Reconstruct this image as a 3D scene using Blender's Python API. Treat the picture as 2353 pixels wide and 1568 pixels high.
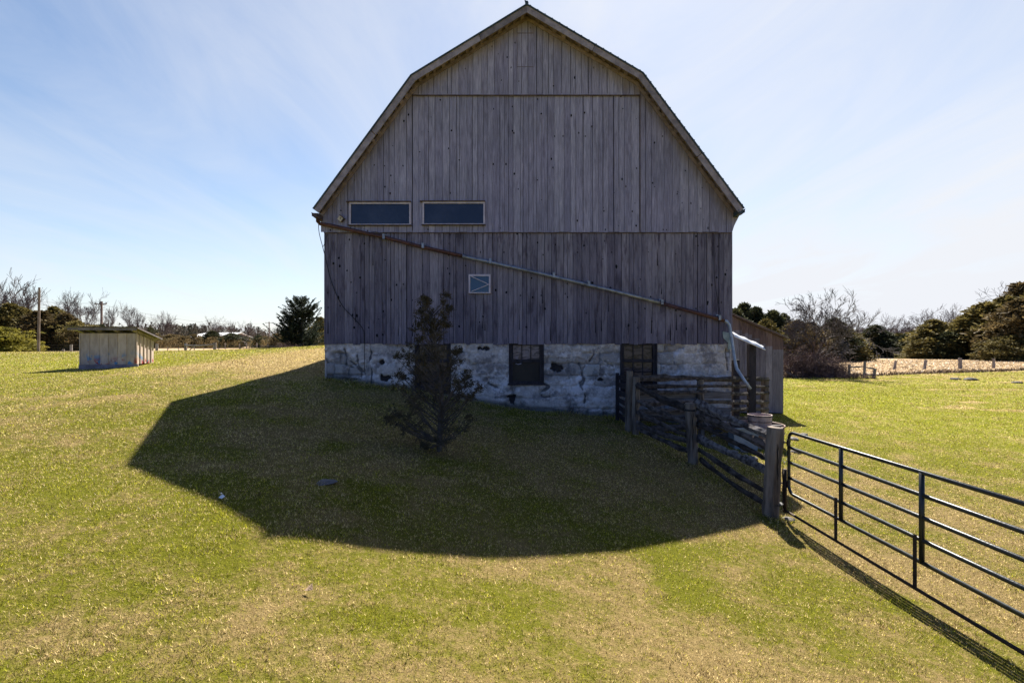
import bpy, math, random
import numpy as np
from mathutils import Vector, Matrix

random.seed(7); RS = np.random.RandomState(11)
R = math.radians
for o in list(bpy.data.objects): bpy.data.objects.remove(o)
sc = bpy.context.scene
COL = sc.collection

# ------------------------------------------------------------------ camera
cam_d = bpy.data.cameras.new('camera'); cam = bpy.data.objects.new('camera', cam_d)
COL.objects.link(cam); sc.camera = cam
cam_d.lens = 17.0; cam_d.sensor_width = 36.0
cam_d.clip_start = 0.05; cam_d.clip_end = 6000
cam.location = (0, 0, 0); cam.rotation_euler = (R(90), 0, 0)

# ------------------------------------------------------------------ light
SA, SB = 0.235, 0.81                        # horizontal run of a shadow per metre of height
sun_vec = Vector((SA, SB, 1)).normalized()
sun_el = math.asin(sun_vec.z); sun_az = math.atan2(SA, SB)
sl = bpy.data.lights.new('sun', 'SUN'); sun = bpy.data.objects.new('sun', sl); COL.objects.link(sun)
sl.energy = 5.0; sl.angle = R(0.5); sl.color = (1.0, 0.94, 0.84)
sun.rotation_euler = (-sun_vec).to_track_quat('-Z', 'Y').to_euler()
sun.location = (10, 40, 60)

w = bpy.data.worlds.new('World'); sc.world = w; w.use_nodes = True
nt = w.node_tree; nt.nodes.clear()
sky = nt.nodes.new('ShaderNodeTexSky'); sky.sky_type = 'NISHITA'; sky.sun_disc = False
sky.sun_elevation = sun_el; sky.sun_rotation = sun_az
sky.air_density = 1.0; sky.dust_density = 0.4; sky.ozone_density = 2.0; sky.altitude = 200
tc = nt.nodes.new('ShaderNodeTexCoord')
sep = nt.nodes.new('ShaderNodeSeparateXYZ'); nt.links.new(tc.outputs['Generated'], sep.inputs[0])
def wm(op, a, b=None, clamp=False):
    n = nt.nodes.new('ShaderNodeMath'); n.operation = op; n.use_clamp = clamp
    for i, v in enumerate((a, b)):
        if v is None: continue
        if isinstance(v, (int, float)): n.inputs[i].default_value = v
        else: nt.links.new(v, n.inputs[i])
    return n.outputs[0]
zz = wm('MAXIMUM', wm('ADD', sep.outputs[2], 0.10), 0.03)
cx_ = wm('DIVIDE', sep.outputs[0], zz); cy_ = wm('DIVIDE', sep.outputs[1], zz)
cmb = nt.nodes.new('ShaderNodeCombineXYZ'); nt.links.new(cx_, cmb.inputs[0]); nt.links.new(cy_, cmb.inputs[1])
mp = nt.nodes.new('ShaderNodeMapping'); mp.inputs['Rotation'].default_value = (0, 0, R(25)); mp.inputs['Scale'].default_value = (1.1, 0.36, 1)
nt.links.new(cmb.outputs[0], mp.inputs[0])
ns = nt.nodes.new('ShaderNodeTexNoise'); ns.inputs['Scale'].default_value = 1.15; ns.inputs['Detail'].default_value = 8; ns.inputs['Roughness'].default_value = 0.6; ns.inputs['Distortion'].default_value = 1.1
nt.links.new(mp.outputs[0], ns.inputs['Vector'])
cr = nt.nodes.new('ShaderNodeValToRGB'); cr.color_ramp.elements[0].position = 0.36; cr.color_ramp.elements[1].position = 0.80
cr.color_ramp.elements[0].color = (0, 0, 0, 1); cr.color_ramp.elements[1].color = (0.55, 0.55, 0.55, 1)
nt.links.new(ns.outputs[0], cr.inputs[0])
dt = nt.nodes.new('ShaderNodeVectorMath'); dt.operation = 'DOT_PRODUCT'
nt.links.new(tc.outputs['Generated'], dt.inputs[0]); dt.inputs[1].default_value = sun_vec
au = wm('POWER', wm('MAXIMUM', dt.outputs['Value'], 0.0), 5.0)      # thin cloud lit up around the sun
cf = wm('ADD', wm('MULTIPLY', cr.outputs[0], wm('ADD', wm('MULTIPLY', au, 0.9), 0.75)), wm('MULTIPLY', au, 0.30), True)
hz = wm('POWER', wm('SUBTRACT', 1.0, wm('MAXIMUM', sep.outputs[2], 0.0), True), 7.0)   # pale air low over the land
frontal = wm('MULTIPLY', wm('ADD', sep.outputs[1], 0.25), 1.25, True)      # high thin cloud lies towards the sun, clear behind
east = wm('MULTIPLY', wm('ADD', wm('MULTIPLY', sep.outputs[0], 0.80), 0.10), wm('SUBTRACT', 1.0, sep.outputs[2], True), True)
cf2 = wm('MULTIPLY', wm('ADD', wm('ADD', cf, east), wm('MULTIPLY', hz, 0.65), True), frontal, True)
mixc = nt.nodes.new('ShaderNodeMixRGB'); nt.links.new(cf2, mixc.inputs[0])
hs = nt.nodes.new('ShaderNodeHueSaturation'); hs.inputs['Saturation'].default_value = 0.95
nt.links.new(sky.outputs[0], hs.inputs['Color'])
ndm = nt.nodes.new('ShaderNodeMixRGB')                                                     # unseen sky behind the camera dimmed and tinted to give bluer fill light
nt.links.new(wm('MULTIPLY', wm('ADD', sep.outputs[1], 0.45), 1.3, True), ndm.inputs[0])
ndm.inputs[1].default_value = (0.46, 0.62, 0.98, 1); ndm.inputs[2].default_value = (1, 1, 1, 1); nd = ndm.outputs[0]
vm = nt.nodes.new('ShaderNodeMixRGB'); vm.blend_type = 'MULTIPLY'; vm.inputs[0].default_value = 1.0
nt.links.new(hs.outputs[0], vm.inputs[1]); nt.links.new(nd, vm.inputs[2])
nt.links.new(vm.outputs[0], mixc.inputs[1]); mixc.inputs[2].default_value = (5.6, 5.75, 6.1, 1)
bg = nt.nodes.new('ShaderNodeBackground'); bg.inputs[1].default_value = 0.05
nt.links.new(mixc.outputs[0], bg.inputs[0])
wo = nt.nodes.new('ShaderNodeOutputWorld'); nt.links.new(bg.outputs[0], wo.inputs[0])

sc.view_settings.view_transform = 'Standard'; sc.view_settings.look = 'None'
sc.view_settings.exposure = 1.65; sc.view_settings.gamma = 1.0
sc.render.engine = 'CYCLES'
sc.render.resolution_x = 1024; sc.render.resolution_y = 682

# ------------------------------------------------------------------ helpers
F = 1111.0
def at(px, py, d): return Vector(((px - 1176) / F * d, d, -(py - 784) / F * d))

def tag(o, label=None, cat=None, group=None, kind=None):
    if label: o['label'] = label
    if cat: o['category'] = cat
    if group: o['group'] = group
    if kind: o['kind'] = kind
    return o
ORG = {}
def thing(name, loc, label, cat, group=None):
    o = bpy.data.objects.new(name, None); COL.objects.link(o); o.location = loc
    o.empty_display_size = 0.2
    ORG[o.name] = Vector(loc); return tag(o, label, cat, group)
def new_mesh_obj(name, V, Fc, tone, m, parent=None, smooth=False, vattr=None):
    org = ORG.get(parent.name, Vector((0, 0, 0))) if parent is not None else Vector((0, 0, 0))
    V = np.asarray(V, dtype=np.float64).reshape(-1, 3) - np.array(org)
    own = Vector((0, 0, 0))
    me = bpy.data.meshes.new(name); me.from_pydata(V.tolist(), [], Fc); me.update()
    if tone is not None:
        a = me.attributes.new('tone', 'FLOAT', 'FACE'); a.data.foreach_set('value', np.asarray(tone, dtype=np.float32))
    if vattr:
        for k, arr in vattr.items():
            a = me.attributes.new(k, 'FLOAT', 'POINT'); a.data.foreach_set('value', np.asarray(arr, dtype=np.float32))
    me.materials.append(m)
    if smooth: me.polygons.foreach_set('use_smooth', [True] * len(me.polygons))
    o = bpy.data.objects.new(name, me); COL.objects.link(o)
    if parent is not None: o.parent = parent
    ORG[o.name] = org
    return o
def fast_mesh(name, V, nper, tone, m, vattr=None, parent=None):
    """V: (n*nper,3) separate faces of nper corners each"""
    org = ORG.get(parent.name, Vector((0, 0, 0))) if parent is not None else Vector((0, 0, 0))
    V = V.reshape(-1, 3) - np.array(org)
    n = len(V) // nper
    me = bpy.data.meshes.new(name)
    me.vertices.add(len(V)); me.vertices.foreach_set('co', V.astype(np.float32).ravel())
    me.loops.add(len(V)); me.loops.foreach_set('vertex_index', np.arange(len(V), dtype=np.int32))
    me.polygons.add(n); me.polygons.foreach_set('loop_start', np.arange(0, n * nper, nper, dtype=np.int32))
    try: me.polygons.foreach_set('loop_total', np.full(n, nper, dtype=np.int32))
    except Exception: pass
    me.update(calc_edges=True); me.validate()
    a = me.attributes.new('tone', 'FLOAT', 'FACE'); a.data.foreach_set('value', tone.astype(np.float32))
    if vattr:
        for k, arr in vattr.items():
            a = me.attributes.new(k, 'FLOAT', 'POINT'); a.data.foreach_set('value', arr.astype(np.float32))
    me.materials.append(m)
    o = bpy.data.objects.new(name, me); COL.objects.link(o)
    if parent is not None: o.parent = parent
    ORG[o.name] = org
    return o

class MB:
    def __init__(s): s.v = []; s.f = []; s.t = []
    def add(s, vs, fs, tone=None):
        b = len(s.v); s.v += [tuple(p) for p in vs]; s.f += [[i + b for i in f] for f in fs]
        tone = random.random() if tone is None else tone
        s.t += [tone] * len(fs)
    def box(s, x0, x1, y0, y1, z0, z1, tone=None):
        vs = [(x0,y0,z0),(x1,y0,z0),(x1,y1,z0),(x0,y1,z0),(x0,y0,z1),(x1,y0,z1),(x1,y1,z1),(x0,y1,z1)]
        s.add(vs, [[0,3,2,1],[4,5,6,7],[0,1,5,4],[1,2,6,5],[2,3,7,6],[3,0,4,7]], tone)
    def prism(s, poly, y0, y1, tone=None):
        """poly of (x,z), counter-clockwise seen from -y"""
        n = len(poly)
        vs = [(p[0], y0, p[1]) for p in poly] + [(p[0], y1, p[1]) for p in poly]
        fs = [list(range(n)), list(range(2 * n - 1, n - 1, -1))]
        for i in range(n):
            j = (i + 1) % n; fs.append([i, i + n, j + n, j])
        s.add(vs, fs, tone)
    def bar(s, p, q, w, h, up=(0, 0, 1), tone=None):
        p, q = Vector(p), Vector(q); d = (q - p).normalized(); up = Vector(up)
        if abs(d.dot(up)) > 0.99: up = Vector((0, 1, 0))
        sd = d.cross(up).normalized() * w / 2; u = sd.cross(d).normalized() * h / 2
        vs = [p-sd-u, p+sd-u, p+sd+u, p-sd+u, q-sd-u, q+sd-u, q+sd+u, q-sd+u]
        s.add(vs, [[0,3,2,1],[4,5,6,7],[0,1,5,4],[1,2,6,5],[2,3,7,6],[3,0,4,7]], tone)
    def tube(s, pts, rad, n=8, tone=None, cap=True, jit=0.0, flat=1.0):
        pts = [Vector(p) for p in pts]
        if not isinstance(rad, (list, tuple)): rad = [rad] * len(pts)
        rings = []; ref = Vector((0.13, 0.21, 1)).normalized()
        for i, p in enumerate(pts):
            d = (pts[min(i + 1, len(pts) - 1)] - pts[max(i - 1, 0)])
            if d.length < 1e-9: d = Vector((0, 0, 1))
            d.normalize()
            if abs(d.dot(ref)) > 0.95: ref = Vector((1, 0.1, 0.05)).normalized()
            a = d.cross(ref).normalized(); b = a.cross(d).normalized()
            ring = []
            for k in range(n):
                t = 2 * math.pi * k / n; r = rad[i] * (1 + random.uniform(-jit, jit))
                ring.append(p + a * math.cos(t) * r * flat + b * math.sin(t) * r)
            rings.append(ring)
        vs = [v for r_ in rings for v in r_]; fs = []
        for i in range(len(pts) - 1):
            for k in range(n):
                k2 = (k + 1) % n; fs.append([i*n+k, i*n+k2, (i+1)*n+k2, (i+1)*n+k])
        if cap: fs.append(list(range(n))[::-1]); fs.append([(len(pts)-1)*n+k for k in range(n)])
        s.add(vs, fs, tone)
    def build(s, name, m, parent=None, smooth=False): return new_mesh_obj(name, s.v, s.f, s.t, m, parent, smooth)

# numpy noise
def _h(ix, iy, seed):
    n = (ix.astype(np.int64) * 374761393 + iy.astype(np.int64) * 668265263 + seed * 1442695041) & 0xffffffff
    n = ((n ^ (n >> 13)) * 1274126177) & 0xffffffff
    return ((n ^ (n >> 16)) & 0xffff) / 65535.0
def vn(x, y, seed=0):
    x = np.asarray(x, float); y = np.asarray(y, float)
    ix = np.floor(x); iy = np.floor(y); fx = x - ix; fy = y - iy
    fx = fx*fx*(3-2*fx); fy = fy*fy*(3-2*fy)
    a = _h(ix, iy, seed); b = _h(ix+1, iy, seed); c = _h(ix, iy+1, seed); d = _h(ix+1, iy+1, seed)
    return (a*(1-fx)+b*fx)*(1-fy) + (c*(1-fx)+d*fx)*fy
def fbm(x, y, seed=0, o=4):
    s = 0; a = 0.5; t = 0
    for i in range(o):
        s = s + a * vn(np.asarray(x)*2**i, np.asarray(y)*2**i, seed+i*17); t += a; a *= 0.55
    return s / t
def sst(a, b, x):
    t = np.clip((np.asarray(x, float) - a) / (b - a), 0, 1); return t*t*(3-2*t)

# ------------------------------------------------------------------ materials
class NT:
    def __init__(s, name):
        s.m = bpy.data.materials.new(name); s.m.use_nodes = True; s.t = s.m.node_tree; s.t.nodes.clear()
        s.out = s.t.nodes.new('ShaderNodeOutputMaterial')
        s.pos = s.t.nodes.new('ShaderNodeNewGeometry').outputs['Position']
    def L(s, a, b): s.t.links.new(a, b)
    def setin(s, sock, v):
        if isinstance(v, bpy.types.NodeSocket): s.L(v, sock)
        elif isinstance(v, (tuple, list)) and len(v) == 3 and sock.type == 'RGBA': sock.default_value = (*v, 1)
        else: sock.default_value = v
    def math(s, op, a, b=None, c=None, clamp=False):
        n = s.t.nodes.new('ShaderNodeMath'); n.operation = op; n.use_clamp = clamp
        for i, v in enumerate((a, b, c)):
            if v is not None: s.setin(n.inputs[i], v)
        return n.outputs[0]
    def attr(s, name):
        n = s.t.nodes.new('ShaderNodeAttribute'); n.attribute_name = name; return n.outputs['Fac']
    def orand(s): return s.t.nodes.new('ShaderNodeObjectInfo').outputs['Random']
    def map(s, scale=(1,1,1), loc=(0,0,0), rot=(0,0,0), vec=None):
        n = s.t.nodes.new('ShaderNodeMapping'); s.L(vec or s.pos, n.inputs[0])
        n.inputs['Scale'].default_value = scale; n.inputs['Location'].default_value = loc; n.inputs['Rotation'].default_value = rot
        return n.outputs[0]
    def vadd(s, a, b):
        n = s.t.nodes.new('ShaderNodeVectorMath'); n.operation = 'ADD'; s.setin(n.inputs[0], a); s.setin(n.inputs[1], b); return n.outputs[0]
    def comb(s, x=0.0, y=0.0, z=0.0):
        n = s.t.nodes.new('ShaderNodeCombineXYZ')
        for i, v in enumerate((x, y, z)): s.setin(n.inputs[i], v)
        return n.outputs[0]
    def sep(s, v=None):
        n = s.t.nodes.new('ShaderNodeSeparateXYZ'); s.L(v or s.pos, n.inputs[0]); return n.outputs
    def noise(s, scale, detail=4, vec=None, rough=0.55, dist=0.0):
        n = s.t.nodes.new('ShaderNodeTexNoise'); s.L(vec or s.pos, n.inputs['Vector'])
        n.inputs['Scale'].default_value = scale; n.inputs['Detail'].default_value = detail
        n.inputs['Roughness'].default_value = rough; n.inputs['Distortion'].default_value = dist
        return n.outputs[0]
    def voro(s, scale, vec=None, feature='F1', rand=1.0):
        n = s.t.nodes.new('ShaderNodeTexVoronoi'); s.L(vec or s.pos, n.inputs['Vector']); n.feature = feature
        n.inputs['Scale'].default_value = scale; n.inputs['Randomness'].default_value = rand
        return n.outputs
    def ramp(s, fac, stops):
        n = s.t.nodes.new('ShaderNodeValToRGB'); e = n.color_ramp.elements
        while len(e) < len(stops): e.new(0.5)
        for i, (p, c) in enumerate(stops):
            e[i].position = p; e[i].color = (*c, 1) if isinstance(c, (tuple, list)) else (c, c, c, 1)
        s.L(fac, n.inputs[0]); return n.outputs[0]
    def sstep(s, a, b, v):
        n = s.t.nodes.new('ShaderNodeMapRange'); n.interpolation_type = 'SMOOTHSTEP'; s.setin(n.inputs[0], v)
        n.inputs[1].default_value = a; n.inputs[2].default_value = b; return n.outputs[0]
    def mix(s, f, a, b, bt='MIX'):
        n = s.t.nodes.new('ShaderNodeMixRGB'); n.blend_type = bt
        for i, v in enumerate((f, a, b)): s.setin(n.inputs[i], v)
        return n.outputs[0]
    def bump(s, h, strength=0.5, dist=0.02):
        n = s.t.nodes.new('ShaderNodeBump'); s.L(h, n.inputs['Height']); n.inputs['Strength'].default_value = strength
        n.inputs['Distance'].default_value = dist; return n.outputs[0]
    def bsdf(s, col, rough=0.8, metal=0.0, normal=None, spec=0.3, trans=None):
        b = s.t.nodes.new('ShaderNodeBsdfPrincipled'); s.setin(b.inputs['Base Color'], col)
        s.setin(b.inputs['Roughness'], rough); s.setin(b.inputs['Metallic'], metal)
        b.inputs['Specular IOR Level'].default_value = spec
        if normal is not None: s.L(normal, b.inputs['Normal'])
        o = b.outputs[0]
        if trans is not None:
            t = s.t.nodes.new('ShaderNodeBsdfTranslucent'); s.setin(t.inputs[0], trans[1])
            mx = s.t.nodes.new('ShaderNodeMixShader'); mx.inputs[0].default_value = trans[0]
            s.L(o, mx.inputs[1]); s.L(t.outputs[0], mx.inputs[2]); o = mx.outputs[0]
        s.L(o, s.out.inputs[0]); return s.m

def wz_(py): return -(py - 784) / F * 14.3
def mat_boards(name, cols, tan=None, stain=0.5, zdark=None):
    n = NT(name); tone = n.attr('tone'); x, y, z = n.sep()
    v = n.comb(n.math('ADD', n.math('MULTIPLY', x, 1.0), n.math('MULTIPLY', tone, 37.0)), n.math('MULTIPLY', y, 1.0), n.math('MULTIPLY', z, 0.045))
    g = n.noise(55, 4, v, 0.65)
    v2 = n.comb(n.math('ADD', x, n.math('MULTIPLY', tone, 13.0)), y, n.math('MULTIPLY', z, 0.22))
    g2 = n.noise(6.5, 4, v2, 0.6)
    base = n.ramp(tone, [(0.0, cols[0]), (0.5, cols[1]), (1.0, cols[2])])
    c = n.mix(n.sstep(0.35, 0.68, g), n.mix(1.0, base, (0.74, 0.73, 0.74), 'MULTIPLY'), n.mix(1.0, base, (1.16, 1.16, 1.16), 'MULTIPLY'))
    c = n.mix(n.math('MULTIPLY', n.sstep(0.50, 0.70, g2), stain), c, n.mix(1.0, c, (0.42, 0.39, 0.42), 'MULTIPLY'))
    c = n.mix(n.math('MULTIPLY', n.sstep(0.46, 0.28, g2), 0.5), c, n.mix(1.0, c, (1.45, 1.42, 1.38), 'MULTIPLY'))
    # knots
    kv = n.comb(n.math('ADD', x, n.math('MULTIPLY', tone, 5.0)), 0.0, n.math('MULTIPLY', z, 0.75))
    kd = n.voro(3.1, kv)[0]
    c = n.mix(n.sstep(0.135, 0.06, n.math('ADD', kd, n.math('MULTIPLY', n.noise(40, 2), 0.06))), c, (0.028, 0.024, 0.026))
    big = n.noise(0.55, 3)
    c = n.mix(n.sstep(0.35, 0.7, big), c, n.mix(1.0, c, (1.15, 1.13, 1.15), 'MULTIPLY'))
    if zdark:                      # run-down stains below the upper tier's butt ends, then darker lower ends
        st_ = n.math('SUBTRACT', n.noise(9, 5, n.comb(x, y, n.math('MULTIPLY', z, .12)), .7), n.math('MULTIPLY', n.math('SUBTRACT', wz_(534), z), .16))
        c = n.mix(n.math('MULTIPLY', n.sstep(.47, .60, st_), .75), c, n.mix(1.0, c, (0.33, 0.28, 0.32), 'MULTIPLY'))
        # boards darker towards their lower ends
        zz_ = n.math('ADD', z, n.math('MULTIPLY', n.noise(7, 4, v2), 1.2))
        c = n.mix(n.math('MULTIPLY', n.sstep(zdark[1], zdark[0], zz_), zdark[2]), c, n.mix(1.0, c, (0.52, 0.49, 0.55), 'MULTIPLY'))
    if tan:                        # unweathered wood sheltered along the rakes
        xc, z0, u1, z1, u2, z2 = tan
        u = n.math('ABSOLUTE', n.math('SUBTRACT', x, xc))
        l1 = n.math('SUBTRACT', z0, n.math('MULTIPLY', u, (z0 - z1) / u1))
        l2 = n.math('SUBTRACT', z1, n.math('MULTIPLY', n.math('SUBTRACT', u, u1), (z1 - z2) / (u2 - u1)))
        d = n.math('SUBTRACT', n.math('MINIMUM', l1, l2), z)
        d = n.math('ADD', d, n.math('MULTIPLY', n.math('SUBTRACT', n.noise(4, 5, v2), 0.5), 0.9))
        c = n.mix(n.math('MULTIPLY', n.sstep(0.62, 0.12, d), 0.55), c, n.mix(n.sstep(0.3, 0.7, g), (0.17, 0.125, 0.085), (0.27, 0.205, 0.145)))
    return n.bsdf(c, 0.88, normal=n.bump(g, 0.5, 0.01), spec=0.15)

def mat_simple(name, c1, c2, scale=8, rough=0.8, metal=0.0, bump=0.3, stretch=(1,1,1), spec=0.3, tone_amt=0.0):
    n = NT(name); v = n.map(stretch)
    f = n.noise(scale, 5, v, 0.65)
    c = n.mix(n.sstep(0.32, 0.68, f), c1, c2)
    if tone_amt:
        t = n.attr('tone'); c = n.mix(tone_amt, c, n.mix(1.0, c, n.ramp(t, [(0, 0.3), (1, 1.9)]), 'MULTIPLY'))
    return n.bsdf(c, rough, metal, n.bump(n.noise(scale*4, 4, v), bump, 0.01) if bump else None, spec)

def mat_leaf(name, dark, mid, light, hue=0.3, trans=0.25):
    n = NT(name); t = n.attr('tone'); r = n.orand()
    f = n.math('ADD', n.math('MULTIPLY', t, 0.75), n.math('MULTIPLY', n.math('SUBTRACT', r, 0.5), hue))
    f = n.math('ADD', f, n.math('MULTIPLY', n.math('SUBTRACT', n.noise(0.9, 3), 0.5), 0.5), None, True)
    c = n.ramp(f, [(0.0, dark), (0.5, mid), (1.0, light)])
    return n.bsdf(c, 0.75, spec=0.15, trans=(trans, c))

# ------------------------------------------------------------------ ground height
CP = np.array([
 (-6.76,17.3,-.65),(-6.84,13.19,-1.0),(-6.88,10.97,-1.15),(-6.89,9.68,-1.23),(-5.23,6.45,-1.61),(-4.13,5.76,-1.67),
 (-3.12,5.13,-1.71),(-2.2,4.55,-1.84),(-1.19,4.8,-2.09),(-.21,5.08,-2.28),(.6,5.35,-2.37),(1.34,5.63,-2.43),(2.45,6.43,-2.60),
 (4.31,7.8,-2.85),(5.23,8.53,-2.90),
 (-5.6,14.3,-1.10),(-3.2,14.3,-1.45),(0.05,14.3,-2.0),(3.1,14.3,-2.27),(6.5,14.3,-2.62),
 (3.0,12.3,-2.33),(3.8,10.35,-2.6),(4.35,4.05,-2.80),(4.4,5.8,-2.86),(4.6,2.5,-2.75),
 (-3.2,2.8,-1.86),(-1,2.9,-1.98),(0.6,3.0,-2.2),(2.6,3.2,-2.52),(-6,4,-1.62),(0,0,-2.05),(-8,0,-1.7),(8,0,-2.8),(0,-10,-2.2),(-14,-10,-1.9),(14,-10,-2.9),(0,-30,-2.4),(-30,-30,-2),(30,-30,-3),
 (-12,12,-1.15),(-12,6,-1.45),(-20,23,-1.2),(-17.5,22,-1.18),(-24,12,-1.3),(-30,30,-1.0),(-12,30,-.30),(-14.5,30,-.40),(-9.5,24,-.38),(-6,26,-.3),(0,28,-.3),
 (-18,30,-.55),(-21.3,35,-.62),(-29.7,40,-.80),(-50.8,48,-1.04),(-12,42,-.9),(0,42,-.8),(-30,52,-1.15),(-60,60,-1.25),(-40,80,-1.2),(-15,60,-1.1),(-80,85,-1.25),(0,90,-1.5),(-60,20,-1.4),
 (10.4,18.5,-2.78),(6.6,20,-2.6),(8,32,-2.4),(8,10,-3.0),(10,5,-3.05),(15,25,-2.98),(15,14,-3.05),(25,30,-3.1),(24.3,42,-3.15),(40,44,-3.15),(55,52,-3.1),(60,30,-3.2),(40,20,-3.15),(30,8,-3.1),(60,85,-3.15),(30,80,-3.2),(90,90,-3.1),(80,60,-3.1),(20,60,-3.1),(90,20,-3.2)], float)
def _tps(x1, y1, x2, y2):
    d = np.hypot(x1 - x2, y1 - y2); return d**2 * np.log(d + 1e-9)
# distances compressed away from the camera so that near detail and far plains fit together
def _warp(x, y):
    r = np.hypot(x, y - 8.0) + 1e-9; k = 14.0; rr = np.where(r < k, r, k * (1 + np.log(r / k)))
    return x / r * rr, (y - 8.0) / r * rr
_px, _py = _warp(CP[:, 0], CP[:, 1]); _n = len(CP)
_K = _tps(_px[:, None], _py[:, None], _px[None], _py[None]) + np.eye(_n) * 0.35
_P = np.c_[np.ones(_n), _px, _py]
_A = np.block([[_K, _P], [_P.T, np.zeros((3, 3))]])
_W = np.linalg.solve(_A, np.r_[CP[:, 2], 0, 0, 0])
def H(x, y):
    x = np.asarray(x, float); y = np.asarray(y, float); shp = np.broadcast(x, y).shape
    x = np.broadcast_to(x, shp).ravel(); y = np.broadcast_to(y, shp).ravel()
    out = np.zeros(len(x))
    for i in range(0, len(x), 20000):
        a, b = _warp(x[i:i+20000], y[i:i+20000])
        out[i:i+20000] = _tps(a[:, None], b[:, None], _px[None], _py[None]) @ _W[:_n] + _W[_n] + _W[_n+1]*a + _W[_n+2]*b
    r = np.hypot(x, y - 10)
    far = -1.3 + (-3.2 + 1.3) * sst(-25, 25, x)
    k = sst(75, 125, r); z = np.clip(out, -3.35, 0.1) * (1 - k) + far * k
    th = np.arctan2(x, np.maximum(y, 1)); front = sst(0, 40, y)
    prof = np.interp(th, [-1.2,-.95,-.68,-.64,-.60,-.54,-.50,-.45,-.36,.2,.45,.6,.66,.74,.85,1.1,1.4], [0,0,1,3,5,5,3,1,0,0,1,3,2.5,3.5,4,5,3])
    z = z + prof * sst(210, 380, r) * front + 2.0 * (fbm(x/70, y/70, 5) - .5) * sst(150, 300, r)
    z = z + 0.035 * (fbm(x*0.7, y*0.7, 3, 3) - .5) * (r < 400) + 0.10 * (fbm(x*0.2, y*0.2, 9, 2) - .5) * sst(14, 30, r)
    pd = np.hypot((x - 73) / 17.0, (y - 99) / 7.5)                # hollow of the pond
    z = z - 0.75 * sst(1.3, 1.0, pd)
    return z.reshape(shp)
def h(x, y): return float(H(np.array([x]), np.array([y]))[0])
def gp(px, d): x = (px - 1176) / F * d; return Vector((x, d, h(x, d)))

def dryness(x, y):
    v = 0.46 + 0.34 * (fbm(x*0.35, y*0.35, 21, 4) - .5) + 0.9 * (fbm(x*1.7, y*1.7, 33, 4) - .5)
    def blob(cx, cy, rx, ry, a): return a * np.exp(-(((x-cx)/rx)**2 + ((y-cy)/ry)**2))
    v = v + blob(-9.3, 16.2, 3.2, 1.7, .75) + blob(-8.4, 20.5, 2.6, 3.5, .6) + blob(-7, 14.5, 1.5, 2.5, .25) + blob(1.8, 3.5, 1.4, .6, .25) + blob(0, 9, 5, 2.8, .30) + blob(-3, 12.5, 3, 2, .2) + blob(4.8, 6.3, .9, 1.6, .35)
    v = v + blob(5.6, 5.2, 1.0, 1.2, .3) + blob(-2.8, 3.2, 1.2, .9, .12) + blob(6, 9.5, 1.5, 1.5, .25)
    v = v - blob(16, 22, 10, 10, .22) - blob(30, 34, 20, 9, .16) - blob(-18, 16, 7, 7, .22) - blob(-12.5, 24, 8, 4, .1) + blob(-9, 24, 3.5, 5, .25) - blob(-6.5, 5, 2, 2, .1) - blob(-30, 30, 20, 9, .2)
    # streaks of cut straw in the pasture
    st = fbm(x*0.25 + 5, y*0.9, 51, 3); v = v + 0.5 * sst(.60, .75, st) * sst(14, 22, x + 0*y)
    return np.clip(v, 0, 1)
def edge_line(x): return 42 + (x - 24) * 0.33
def fieldness(x, y):
    wob = 3.0 * (fbm(x*.15, y*.15, 77, 3) - .5)
    rgt = sst(-.8, .8, y - edge_line(x) + wob*.4) * (x > 5)
    lft = sst(-1.2, 1.2, y - 50 + wob*.5 + (x > -22) * 8 * sst(-22, -10, x)) * (x <= 5)
    return rgt + lft

def mat_ground():
    n = NT('lawn'); dry = n.attr('dry'); fld = n.attr('field'); far = n.attr('wood')
    a = n.noise(2.2, 4); b = n.noise(11, 5, rough=0.7); c = n.noise(60, 3, rough=0.7)
    m = n.math('ADD', dry, n.math('MULTIPLY', n.math('SUBTRACT', a, .5), .7)); m = n.math('ADD', m, n.math('MULTIPLY', n.math('SUBTRACT', b, .5), 1.1))
    green = n.mix(c, (0.050, 0.058, 0.005), (0.26, 0.265, 0.022)); straw = n.mix(c, (0.10, 0.066, 0.022), (0.50, 0.38, 0.17))
    col = n.mix(n.sstep(.28, .78, m), green, straw)
    v = n.map((1, 1.0, 1)); fa = n.noise(1.3, 6, v, .7)
    fcol = n.mix(n.sstep(.35, .65, fa), (0.24, 0.165, 0.095), (0.46, 0.34, 0.21)); fcol = n.mix(n.sstep(.60, .72, n.noise(.6, 4)), fcol, (.16, .11, .065))
    col = n.mix(n.math('MULTIPLY', n.attr('near'), .62), col, n.mix(1.0, col, (.30, .27, .24), 'MULTIPLY'))   # thatch and soil between blades, darkened to paint in deeper shade
    col = n.mix(fld, col, fcol)
    col = n.mix(far, col, (0.07, 0.06, 0.04))
    bh = n.math('ADD', n.math('MULTIPLY', b, 1.0), n.math('MULTIPLY', c, .6))
    return n.bsdf(col, 0.95, normal=n.bump(bh, 0.8, 0.05), spec=0.05)
def axis(lo, hi):
    o = [0.0]
    while o[-1] < hi: o.append(o[-1] + max(.25, .25 + .030 * (o[-1] - 14)))
    o[-1] = hi; q = [0.0]
    while q[-1] > lo: q.append(q[-1] - max(.25, .25 + .030 * (-q[-1] - 14)))
    q[-1] = lo
    return np.array(q[::-1] + o[1:])
gx = axis(-3000, 3000); gy = axis(-400, 3500)
GX, GY = np.meshgrid(gx, gy); GZ = H(GX, GY)
nx, ny = len(gx), len(gy)
idx = np.arange(nx * ny).reshape(ny, nx)
quads = np.stack([idx[:-1, :-1], idx[:-1, 1:], idx[1:, 1:], idx[1:, :-1]], -1).reshape(-1, 4)
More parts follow.
